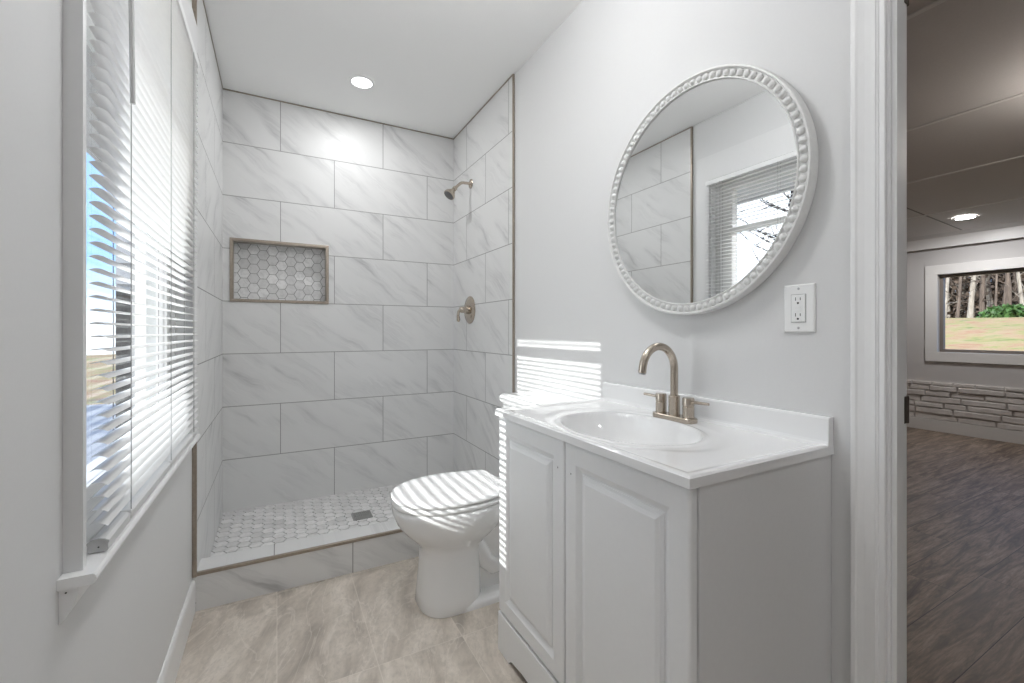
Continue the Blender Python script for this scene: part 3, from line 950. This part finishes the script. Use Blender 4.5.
d2 = door(VY0 + 0.004, YM - 0.002, DZ0, DZ1)
for par, yy in ((d1, YM + 0.030), (d2, YM - 0.030)):
    bm = bmesh.new()
    lathe(bm, [(0.0022, 0), (0.0022, 0.0006)], (VX - 0.0201, yy, DZ1 - 0.075), (-1, 0, 0), 12)
    cpart('screw_hole', bm, plain('screw_hole_grey', (0.25, 0.25, 0.25), 0.7), par)

# ------------------------------------------------------------------ vanity top with moulded basin
X0, X1, Y0, Y1 = 0.655, WR - 0.001, 0.546, 1.346
ZT = CZ - 0.263                   # top of the raised drip edge
BCX, BCY, BAX, BAY = 0.873, 0.946, 0.157, 0.213
top = empty('sink_countertop', (X0, Y0, CZ - 0.286), 'glossy white vanity top with moulded oval basin and backsplash', 'countertop')
def smooth(a, b, x):
    t_ = min(1, max(0, (x - a) / (b - a)))
    return t_ * t_ * (3 - 2 * t_)
def top_h(x, y):
    ed = min(x - X0, Y1 - y, y - Y0)
    h = -0.005 * smooth(0.010, 0.036, ed)                    # drip edge
    h -= 0.004 * (1 - smooth(0.0, 0.005, ed))
    ro = math.hypot((x - BCX) / (BAX + 0.042), (y - BCY) / (BAY + 0.090))
    h -= 0.003 * (1 - smooth(0.86, 1.0, ro))                 # shallow outer oval
    r = math.hypot((x - BCX) / BAX, (y - BCY) / BAY)
    h += 0.0025 * math.exp(-((r - 1.07) / 0.035) ** 2)       # lip
    if r < 1.03:
        q = min(1, r / 1.03)
        h -= 0.125 * (1 - q ** 3.2) ** 0.75
    return ZT + h
nx, ny = 110, 180
bm = bmesh.new()
gx = [X0 + (X1 - X0) * i / nx for i in range(nx + 1)]
gy = [Y0 + (Y1 - Y0) * j / ny for j in range(ny + 1)]
gx[0:1] = [X0, X0 + 0.0015, X0 + 0.003]; gy[0:1] = [Y0, Y0 + 0.0015, Y0 + 0.003]; gy[-1:] = [Y1 - 0.003, Y1 - 0.0015, Y1]
T = [[bm.verts.new((x, y, top_h(x, y))) for y in gy] for x in gx]
Bv = [[bm.verts.new((x, y, min(top_h(x, y) - 0.010, ZT - 0.023))) for y in gy] for x in gx]
for i in range(len(gx) - 1):
    for j in range(len(gy) - 1):
        bm.faces.new((T[i][j], T[i + 1][j], T[i + 1][j + 1], T[i][j + 1]))
        bm.faces.new((Bv[i][j], Bv[i][j + 1], Bv[i + 1][j + 1], Bv[i + 1][j]))
for i in range(len(gx) - 1):
    bm.faces.new((T[i][0], Bv[i][0], Bv[i + 1][0], T[i + 1][0]))
    bm.faces.new((T[i][-1], T[i + 1][-1], Bv[i + 1][-1], Bv[i][-1]))
for j in range(len(gy) - 1):
    bm.faces.new((T[0][j], T[0][j + 1], Bv[0][j + 1], Bv[0][j]))
    bm.faces.new((T[-1][j], Bv[-1][j], Bv[-1][j + 1], T[-1][j + 1]))
def tpart(name, bm, mat, parent=top, **kw):
    bmesh.ops.translate(bm, verts=bm.verts, vec=(-X0, -Y0, -(CZ - 0.286)))
    return link(name, bm, mat, parent, **kw)
tpart('basin_top', bm, TOPM, smooth=True, angle=60)
bm = bmesh.new()
bs = [(0.0, -0.006), (-0.026, -0.006), (-0.022, 0.003), (-0.021, 0.008), (-0.0195, 0.058), (-0.017, 0.0625), (-0.013, 0.064), (0, 0.064)]
loft(bm, [[(X1 + p[0], y, ZT + p[1]) for p in bs] for y in (Y0 + 0.0005, Y1 - 0.0005)])
tpart('backsplash', bm, TOPM, bevel=0.0015)
bm = bmesh.new()
zb = top_h(BCX, BCY)
lathe(bm, [(0.021, 0.0005), (0.021, 0.003), (0.016, 0.004), (0.014, 0.002), (0.0, 0.004)], (BCX, BCY, zb), (0, 0, 1), 28)
tpart('sink_drain', bm, NICKEL, smooth=True)

# ------------------------------------------------------------------ faucet
FXC, FYC = 1.066, 0.945
FZ = top_h(FXC - 0.02, FYC) + 0.0005
fau = empty('faucet', (FXC, FYC, FZ), 'brushed nickel two-handle faucet with arched spout on the white vanity top', 'faucet')
def stadium(z, L, w, seg=12):
    pts = []
    for k in range(seg + 1):
        a = PI * k / seg
        pts.append((w * math.cos(a), L + w * math.sin(a), z))
    for k in range(seg + 1):
        a = PI + PI * k / seg
        pts.append((w * math.cos(a), -L + w * math.sin(a), z))
    return pts
bm = bmesh.new()
loft(bm, [stadium(0, 0.053, 0.0245), stadium(0.012, 0.053, 0.0245), stadium(0.0145, 0.053, 0.022)])
link('base_plate', bm, NICKEL, fau, smooth=True)
bm = bmesh.new()
lathe(bm, [(0.0165, 0.014), (0.0165, 0.072), (0.0150, 0.0735), (0.0122, 0.074)], (0, 0, 0), (0, 0, 1), 28)
sp_ = [(0, 0, 0.07), (0, 0, 0.12), (0, 0, 0.155)]
RA = 0.065
for k in range(1, 17):
    a = math.radians(168) * k / 16
    sp_.append((-RA + RA * math.cos(a), 0, 0.155 + RA * 1.05 * math.sin(a)))
e_ = sp_[-1]
sp_.append((e_[0] - 0.003, 0, e_[2] - 0.022))
tube(bm, sp_, 0.0115, 20)
spo = link('spout', bm, NICKEL, fau, smooth=True)
bm = bmesh.new()
tube(bm, [(e_[0] - 0.003, 0, e_[2] - 0.021), (e_[0] - 0.0035, 0, e_[2] - 0.026)], 0.0095, 16)
link('aerator', bm, STEEL, spo, smooth=True)
for s_ in (-1, 1):
    bm = bmesh.new()
    lathe(bm, [(0.0165, 0.014), (0.0165, 0.046), (0.0155, 0.047), (0.0155, 0.049), (0.0168, 0.050), (0.0168, 0.070), (0.0155, 0.073), (0, 0.0735)], (0, s_ * 0.052, 0), (0, 0, 1), 28)
    h = link('handle', bm, NICKEL, fau, smooth=True)
    bm = bmesh.new()
    if s_ > 0: tube(bm, [(0, s_ * 0.066, 0.062), (-0.012, s_ * 0.112, 0.0655)], [0.0048, 0.0042], 12)
    else: tube(bm, [(-0.002, s_ * 0.066, 0.062), (-0.010, s_ * 0.128, 0.0655)], [0.0048, 0.0042], 12)
    link('lever', bm, NICKEL, h, smooth=True)

# ------------------------------------------------------------------ round mirror
MY, MZ, MR = 0.937, CZ + 0.411, 0.362
mir = empty('wall_mirror', (WR, MY, MZ), 'large round wall mirror in a white beaded frame above the vanity', 'mirror')
bm = bmesh.new()
ringp = [(MR - 0.006, 0.0), (MR - 0.001, 0.006), (MR, 0.012), (MR, 0.034), (MR - 0.0025, 0.038), (MR - 0.0065, 0.0385), (MR - 0.009, 0.035), (MR - 0.0105, 0.030), (MR - 0.030, 0.030), (MR - 0.0315, 0.034), (MR - 0.034, 0.0345), (MR - 0.036, 0.032), (MR - 0.036, 0.0)]
seg = 160
vr = []
for k in range(seg):
    a = 2 * PI * k / seg
    vr.append([bm.verts.new((-h_, r_ * math.cos(a), r_ * math.sin(a))) for r_, h_ in ringp])
for k in range(seg):
    a, b_ = vr[k], vr[(k + 1) % seg]
    for i in range(len(ringp)):
        j = (i + 1) % len(ringp)
        bm.faces.new((a[i], a[j], b_[j], b_[i]))
fr = link('mirror_frame', bm, FRAMEM, mir, smooth=True, angle=50)
bm = bmesh.new()
NB = 92
for k in range(NB):
    a = 2 * PI * k / NB
    c = Vector((-0.030, (MR - 0.0203) * math.cos(a), (MR - 0.0203) * math.sin(a)))
    er = Vector((0, math.cos(a), math.sin(a))); et = Vector((0, -math.sin(a), math.cos(a))); ex = Vector((-1, 0, 0))
    rings = []
    for i in range(1, 6):
        ph = PI * i / 6 - PI / 2
        rings.append([c + er * (0.0103 * math.sin(ph)) + (et * (0.0096 * math.cos(th)) + ex * (0.0095 * math.sin(th))) * math.cos(ph) for th in [2 * PI * q / 10 for q in range(10)]])
    loft(bm, rings)
link('frame_beads', bm, FRAMEM, fr, smooth=True, angle=60)
bm = bmesh.new()
lathe(bm, [(MR - 0.034, 0.012), (MR - 0.034, 0.029)], (0, 0, 0), (-1, 0, 0), 128)
link('mirror_glass', bm, MIRROR, mir)

# ------------------------------------------------------------------ outlet
out = empty('wall_outlet', (WR, 0.6215, CZ + 0.056), 'white wall outlet with two sockets between mirror and door', 'outlet')
bm = bmesh.new()
def rect(w, h, x): return [(x, -w, -h), (x, w, -h), (x, w, h), (x, -w, h)]
loft(bm, [rect(0.0365, 0.059, 0), rect(0.0365, 0.059, -0.003), rect(0.034, 0.0565, -0.0058), rect(0.0185, 0.036, -0.0062)])
link('cover_plate', bm, PLAST, out)
bm = bmesh.new()
loft(bm, [rect(0.0165, 0.0335, -0.004), rect(0.0165, 0.0335, -0.0078), rect(0.0155, 0.0325, -0.0088)])
sock = link('socket_face', bm, PLAST, out)
link('socket_gap', boxes((-0.0066, -0.004, -0.0178, 0.0178, -0.0348, 0.0348)), plain('gap_grey', (0.30, 0.30, 0.30), 0.7), out)
for zc in (0.0195, -0.0195):
    bm = bmesh.new()
    box(bm, -0.0092, -0.0085, 0.0048, 0.0064, zc - 0.0005, zc + 0.0075)
    box(bm, -0.0092, -0.0085, -0.0064, -0.0048, zc + 0.0003, zc + 0.0068)
    lathe(bm, [(0.0026, 0), (0.0026, 0.0006)], (-0.0086, 0, zc - 0.0065), (-1, 0, 0), 12)
    link('socket_slots', bm, DARK, sock)
for zc in (0.0042, -0.0042):
    bm = boxes((-0.0100, -0.0085, -0.0075, 0.0075, zc - 0.0030, zc + 0.0030))
    link('test_button', bm, PLAST, sock, bevel=0.0004)
for zc in (0.0485, -0.0485):
    bm = bmesh.new()
    lathe(bm, [(0.0030, 0.0055), (0.0030, 0.0067), (0.002, 0.0072)], (0, 0, zc), (-1, 0, 0), 14)
    link('plate_screw', bm, plain('screw_grey', (0.45, 0.45, 0.45), 0.4), out)

# ------------------------------------------------------------------ doorway: casing, jamb, hinge
dr = empty('door_1', (WR, DY1, 0), kind='structure')
def dpart(name, bm, mat, parent=dr, **kw):
    bmesh.ops.translate(bm, verts=bm.verts, vec=(-WR, -DY1, 0))
    return link(name, bm, mat, parent, **kw)
# casing profile: (distance outwards from the opening, thickness)
cp_ = [(0.0, 0.0), (0.0, 0.008), (0.002, 0.0105), (0.014, 0.0105), (0.016, 0.0125), (0.019, 0.0125), (0.021, 0.0145), (0.030, 0.0145), (0.045, 0.0155), (0.060, 0.018), (0.064, 0.0205), (0.073, 0.0205), (0.076, 0.0185), (0.077, 0.014), (0.077, 0.0)]
REV = -0.0135
cp_ = [(a * 0.80, b * 0.92) for a, b in cp_]
def casing(xw, s_, name):
    bm = bmesh.new()
    yL, yR, zt = DY1 + REV, DY0 - REV, DH + REV
    rings = []
    rings.append([(xw + s_ * t_, yL + d_, 0) for d_, t_ in cp_])
    rings.append([(xw + s_ * t_, yL + d_, zt + d_) for d_, t_ in cp_])
    rings.append([(xw + s_ * t_, yR - d_, zt + d_) for d_, t_ in cp_])
    rings.append([(xw + s_ * t_, yR - d_, 0) for d_, t_ in cp_])
    loft(bm, rings)
    return dpart(name, bm, TRIMW)
casing(WR, -1, 'door_casing')
casing(WR + WT, 1, 'door_casing')
JT = 0.0
dpart('door_jamb', boxes((WR - 0.001, WR + WT + 0.001, DY1 - 0.018 + 0.0, DY1, 0, DH), (WR - 0.001, WR + WT + 0.001, DY0, DY0 + 0.018, 0, DH), (WR - 0.001, WR + WT + 0.001, DY0, DY1, DH - 0.018, DH)), TRIMW, bevel=0.001)
sx0 = WR + 0.006
dpart('door_stop', boxes((sx0, sx0 + 0.034, DY1 - 0.027, DY1 - 0.018, 0, DH - 0.018), (sx0, sx0 + 0.034, DY0 + 0.018, DY0 + 0.027, 0, DH - 0.018), (sx0, sx0 + 0.034, DY0 + 0.018, DY1 - 0.018, DH - 0.029, DH - 0.018)), TRIMW, bevel=0.001)
for zc in (CZ - 0.172, 0.25, 1.83):
    bm = boxes((WR + WT - 0.030, WR + WT - 0.002, DY1 - 0.0205, DY1 - 0.0178, zc - 0.029, zc + 0.029))
    tube(bm, [(WR + WT + 0.003, DY1 - 0.0165, zc - 0.030), (WR + WT + 0.003, DY1 - 0.0165, zc + 0.030)], 0.0045, 12)
    dpart('door_hinge', bm, HINGEM)
st('trim_6', boxes((WR - 0.005, WR + WT + 0.005, DY0 + 0.018, DY1 - 0.018, 0.0002, 0.027)), TRIMW, bevel=0.002)

# ------------------------------------------------------------------ hall beyond the doorway
HX0 = WR + WT
HY0, HY1 = -3.2, 6.5
def hz(x): return CZ + 1.3155 - 0.05 * x
HF = CZ - 1.062
st('floor_hall', boxes((HX0, FARX + 0.1, HY0, HY1, -0.05, HF)), PLANK)
def slab(x0, x1, y0, y1, th=0.04, off=0.0):
    bm = bmesh.new()
    loft(bm, [[(x0, y, hz(x0) + off), (x1, y, hz(x1) + off), (x1, y, hz(x1) + off + th), (x0, y, hz(x0) + off + th)] for y in (y0, y1)])
    return bm
st('ceiling_hall', slab(HX0, FARX + 0.1, HY0, HY1), HALLC)
SEAML = plain('seam_batten', (0.90, 0.88, 0.86), 0.5, nscale=60, namp=0.01)
k = 7
for xs in (0.0 + 2.14, 3.20, 4.16, 5.2):
    st('trim_%d' % k, slab(xs - 0.011, xs + 0.011, HY0, HY1, 0.006, -0.005), SEAML); k += 1
for ys in (1.75, -0.70, 4.2):
    st('trim_%d' % k, slab(4.171, FARX - 0.16, ys - 0.006, ys + 0.006, 0.003, -0.002), plain('seam', (0.3, 0.28, 0.265), 0.7)); k += 1
W2Y0, W2Y1, W2Z0, W2Z1 = 0.55, 1.979, CZ - 0.223, CZ + 0.598
st('wall_far', boxes((FARX, FARX + 0.12, HY0, W2Y0, 0, hz(FARX)), (FARX, FARX + 0.12, W2Y1, HY1, 0, hz(FARX)),
                     (FARX, FARX + 0.12, W2Y0, W2Y1, 0, W2Z0), (FARX, FARX + 0.12, W2Y0, W2Y1, W2Z1, hz(FARX))), HALLW)
st('wall_hall_near', boxes((HX0, FARX + 0.1, HY0 - 0.1, HY0, 0, HC)), HALLW)
st('wall_hall_end', boxes((HX0, FARX + 0.1, HY1, HY1 + 0.1, 0, HC)), HALLW)
st('wall_hall_back', boxes((HX0 - WT, HX0, YB + 0.16, HY1, 0, HC), (HX0 - WT, HX0, HY0, YN - 0.1, 0, HC)), HALLW)
# crown board over a shadow gap
bm = bmesh.new()
cz_ = CZ + 0.876
loft(bm, [[(FARX, y, cz_ + 0.02), (FARX - 0.045, y, cz_ + 0.02), (FARX - 0.045, y, cz_), (FARX - 0.06, y, cz_), (FARX - 0.065, y, cz_ + 0.11), (FARX - 0.14, y, hz(FARX - 0.14)), (FARX, y, hz(FARX))] for y in (HY0, HY1)])
st('trim_%d' % k, bm, HALLT); k += 1
# far window
w2 = empty('window_2', (FARX, W2Y0, W2Z0), kind='structure')
def w2part(name, bm, mat, **kw):
    bmesh.ops.translate(bm, verts=bm.verts, vec=(-FARX, -W2Y0, -W2Z0))
    return link(name, bm, mat, w2, **kw)
cw = 0.10
w2part('window_casing', boxes((FARX - 0.02, FARX, W2Y0 - cw, W2Y1 + cw, W2Z0 - cw, W2Z0), (FARX - 0.02, FARX, W2Y0 - cw, W2Y1 + cw, W2Z1, W2Z1 + cw),
                              (FARX - 0.02, FARX, W2Y0 - cw, W2Y0, W2Z0, W2Z1), (FARX - 0.02, FARX, W2Y1, W2Y1 + cw, W2Z0, W2Z1)), HALLT, bevel=0.002)
fw = 0.03
fy0, fy1, fz0, fz1 = W2Y0, W2Y1, W2Z0, W2Z1
w2part('window_frame', boxes((FARX + 0.04, FARX + 0.09, fy0, fy1, fz0, fz0 + fw), (FARX + 0.04, FARX + 0.09, fy0, fy1, fz1 - fw, fz1),
                             (FARX + 0.04, FARX + 0.09, fy0, fy0 + fw, fz0 + fw, fz1 - fw), (FARX + 0.04, FARX + 0.09, fy1 - fw, fy1, fz0 + fw, fz1 - fw)), plain('taupe_frame', (0.20, 0.17, 0.145), 0.5))
w2part('window_pane', boxes((FARX + 0.06, FARX + 0.064, fy0 + fw, fy1 - fw, fz0 + fw, fz1 - fw)), GLASS)
# stone wainscot
bm = bmesh.new()
rs = random.Random(11)
zc = CZ - 0.945
box(bm, FARX - 0.012, FARX, -0.2, 3.4, zc, CZ - 0.538)
rowh = [0.060, 0.066, 0.058, 0.064, 0.060, 0.056, 0.043]
for rI, hh in enumerate(rowh):
    y = -0.2 + rs.uniform(0, 0.05)
    while y < 3.38:
        w = rs.uniform(0.16, 0.36)
        y2 = min(3.4, y + w)
        g = 0.005
        dpt = rs.uniform(0.024, 0.040)
        j = lambda a=0.005: rs.uniform(-a, a)
        n = 5
        ring0, ring1, ring2 = [], [], []
        ys_ = [y + g + (y2 - y - 2 * g) * i / n for i in range(n + 1)]
        outl = [(yy, zc + g + j(0.004)) for yy in ys_] + [(yy, zc + hh - g + j(0.004)) for yy in reversed(ys_)]
        cyy, czz = (y + y2) / 2, zc + hh / 2
        r0 = [(FARX - 0.010, a, b_) for a, b_ in outl]
        r1 = [(FARX - dpt * 0.8, a, b_) for a, b_ in outl]
        r2 = [(FARX - dpt, cyy + (a - cyy) * 0.95 , czz + (b_ - czz) * 0.78) for a, b_ in outl]
        loft(bm, [r0, r1, r2])
        y = y2
    zc += hh
st('wall_stone', bm, [STONE])
st('baseboard_far', boxes((FARX - 0.045, FARX, HY0, HY1, 0.0, CZ - 0.945)), HALLT)
downlight(5.53, 1.578, hz(5.53) - 0.005, 0.075, 8, 12, 'small round recessed light in the panelled ceiling beyond the doorway')
for (lx_, ly_) in ((3.2, 0.30), (4.3, 3.9)):  # both lamps added out of sight to brighten the outer room
    added_globe_lamp(lx_, ly_, hz(lx_) - 0.001, 19.0, 'unseen globe lamp added to lift the outer room ceiling and floor', 'added unseen outer room lamps', (1.0, 0.93, 0.86))

# ------------------------------------------------------------------ outdoors
GZ = -0.75
def ground(x0, x1, y0, y1, nx_, ny_, hf):
    bm = bmesh.new()
    g = [[bm.verts.new((x0 + (x1 - x0) * i / nx_, y0 + (y1 - y0) * j / ny_, hf(x0 + (x1 - x0) * i / nx_, y0 + (y1 - y0) * j / ny_))) for j in range(ny_ + 1)] for i in range(nx_ + 1)]
    for i in range(nx_):
        for j in range(ny_): bm.faces.new((g[i][j], g[i + 1][j], g[i + 1][j + 1], g[i][j + 1]))
    return bm
def gh(x, y):
    return GZ + smooth(9, 34, x) * 2.55 + 0.03 * math.sin(x * 1.3) * math.cos(y * 0.9)
st('ground_outside', ground(-45, 60, -30, 45, 105, 75, gh), GROUND, smooth=True)

def tree(name, x, y, h, r, mat, label, group, lean=(0, 0), seed=0, branches=10, crown=None):
    rd = random.Random(seed)
    z0 = gh(x, y) - 0.1
    bm = bmesh.new()
    pts, rad = [], []
    n = 9
    for i in range(n + 1):
        f = i / n
        pts.append((lean[0] * f * h + rd.uniform(-1, 1) * r * 0.5 * (f > 0), lean[1] * f * h + rd.uniform(-1, 1) * r * 0.5 * (f > 0), f * h))
        rad.append(r * (1.25 - 0.95 * f) if i else r * 1.5)
    tube(bm, pts, rad, 9)
    for b_ in range(branches):
        f = rd.uniform(0.12, 0.95)
        i = int(f * n)
        p = Vector(pts[i])
        az = rd.uniform(0, 2 * PI)
        L = rd.uniform(0.10, 0.26) * h
        d_ = Vector((math.cos(az), math.sin(az), rd.uniform(0.2, 1.0))).normalized()
        q = [p]
        for s_ in range(4):
            d_ = (d_ + Vector((rd.uniform(-.35, .35), rd.uniform(-.35, .35), rd.uniform(-.15, .3)))).normalized()
            q.append(q[-1] + d_ * L / 4)
        tube(bm, q, [r * 0.28, r * 0.2, r * 0.14, r * 0.09, r * 0.03], 5)
        for s_ in range(3):
            st_ = q[rd.randint(1, 4)]
            d2 = Vector((rd.uniform(-1, 1), rd.uniform(-1, 1), rd.uniform(-0.2, 1))).normalized()
            e2 = st_ + d2 * L * 0.35
            tube(bm, [st_, (st_ + e2) / 2 + Vector((rd.uniform(-.05, .05) * L,) * 3), e2], [r * 0.1, r * 0.06, r * 0.02], 4)
    return tag(link(name, bm, mat, None, smooth=True, loc=(x, y, z0)), label, 'tree', group)

# woods on the rise beyond the far room's window
rt = random.Random(21)
kinds = [('pale straight trunk of a bare tree in the woods beyond the far window', BARKL), ('dark slim trunk of a bare tree in the woods beyond the far window', BARKD)]
n_tree = 0
for i in range(46):
    x = rt.uniform(36, 39) + 4.5 * (i % 2)
    y = x * (0.0 + 0.36 * (i + rt.uniform(-0.3, 0.3)) / 46)
    kk = 0 if rt.random() < 0.5 else 1
    r = rt.choice((0.05, 0.065, 0.08, 0.11, 0.14))
    tree('bare_tree', x, y, rt.uniform(9, 13), r, kinds[kk][1], kinds[kk][0], 'pale bare trees beyond the far window' if kk == 0 else 'dark bare trees beyond the far window',
         (rt.uniform(-.05, .05), rt.uniform(-.10, .10)), seed=i, branches=16)
def leafy(name, x, y, z, sx, sy, sz, n, mat, label, cat, seed, leaf=0.25, group=None, kind=None):
    rd = random.Random(seed)
    bm = bmesh.new()
    for i in range(n):
        while True:
            p = Vector((rd.uniform(-1, 1), rd.uniform(-1, 1), rd.uniform(0, 1)))
            if p.length < 1: break
        c = Vector((p.x * sx, p.y * sy, p.z * sz))
        a = Vector((rd.uniform(-1, 1), rd.uniform(-1, 1), rd.uniform(-1, 1))).normalized()
        b_ = a.cross(Vector((rd.uniform(-1, 1), rd.uniform(-1, 1), rd.uniform(-1, 1)))).normalized()
        L = leaf * rd.uniform(0.6, 1.3)
        f = bm.faces.new([bm.verts.new(c + a * L), bm.verts.new(c + b_ * L * 0.45), bm.verts.new(c - a * L), bm.verts.new(c - b_ * L * 0.45)])
    o = link(name, bm, mat, None, loc=(x, y, z))
    return tag(o, label, cat, group, kind)
leafy('evergreen_shrub', 35, 35 * 0.235, gh(35, 8) - 0.1, 0.9, 1.3, 0.8, 800, LEAF, 'low green evergreen shrub at the edge of the woods', 'shrub', 3, 0.16)
leafy('undergrowth', 46, 46 * 0.18, gh(42, 7) - 0.1, 4.5, 13.0, 10.0, 26000, LEAFD, 'tangled brown undergrowth filling the woods beyond the far window', 'undergrowth', 4, 0.28, kind='stuff')

# beside the bathroom window: the roof eave, neighbouring shed, porch rail, bare trees
EX = -0.90
st('roof_eave', boxes((EX, XO, -1.4, 6.5, CZ + 0.995, CZ + 1.06), (EX - 0.02, EX, -1.4, 6.5, CZ + 0.980, CZ + 1.07)), SIDING)
st('wall_outside', boxes((XO - 0.02, XO, YN, OY0 - 0.03, GZ, HC), (XO - 0.02, XO, OY1 + 0.03, 3.2, GZ, HC), (XO - 0.02, XO, OY0 - 0.03, OY1 + 0.03, GZ, OZ0 - 0.03), (XO - 0.02, XO, OY0 - 0.03, OY1 + 0.03, OZ1 + 0.03, HC)), SIDING)
shed = empty('neighbouring_house', (XO - 0.02, 4.6, GZ), 'white sided porch room with a dark framed door seen through the blind', 'house')
bm = bmesh.new()
for i in range(17):
    z0 = 0.0 + i * 0.17
    loft(bm, [[(x, 0, z0), (x, -0.025, z0), (x, -0.006, z0 + 0.17), (x, 0.0, z0 + 0.17)] for x in (-0.69, 0.0)])
box(bm, -0.69, 0, 0, 3.0, 0, 2.89)
link('house_wall', bm, SIDING, shed)
fd = link('door_frame', boxes((-0.565, -0.535, -0.07, 0.0, 0.55, 2.18), (-0.17, -0.14, -0.07, 0.0, 0.55, 2.18), (-0.535, -0.17, -0.07, 0.0, 2.10, 2.18)), SIDING, shed)
link('door_panel', boxes((-0.535, -0.17, -0.05, -0.01, 0.55, 2.10)), plain('grey_door', (0.11, 0.115, 0.125), 0.4), shed)
link('shutter', boxes((-0.68, -0.57, -0.06, -0.02, 0.75, 2.16)), plain('dark_shutter', (0.05, 0.045, 0.04), 0.5), shed)
st('driveway', boxes((-6.0, -0.80, 1.0, 14.0, GZ - 0.10, GZ + 0.07)), plain('concrete', (0.30, 0.30, 0.31), 0.8, nscale=3, namp=0.12))
rail = empty('porch_railing', (-2.6, 4.2, GZ), 'white porch railing with square balusters outside the bathroom window', 'railing')
link('top_rail', boxes((-1.1, 1.1, -0.03, 0.03, 1.30, 1.35)), SIDING, rail)
link('bottom_rail', boxes((-1.1, 1.1, -0.025, 0.025, 0.60, 0.65)), SIDING, rail)
for i in range(11):
    link('baluster', boxes((-1.0 + i * 0.19, -0.965 + i * 0.19, -0.017, 0.017, 0.65, 1.30)), SIDING, rail)
for x in (-1.15, 1.15):
    link('post', boxes((x - 0.05, x + 0.05, -0.05, 0.05, 0, 1.45)), SIDING, rail)
for i, (x, y, h, r) in enumerate(((-6, 13, 9, 0.2), (-9, 9, 10, 0.22), (-12, 14, 11, 0.25), (-8, 5.5, 8, 0.15), (-14, 9, 11, 0.22))):
    tree('bare_tree', x, y, h, r, BARKD, 'bare branching tree against the sky outside the bathroom window', 'bare trees outside the bathroom window', seed=100 + i, branches=34)
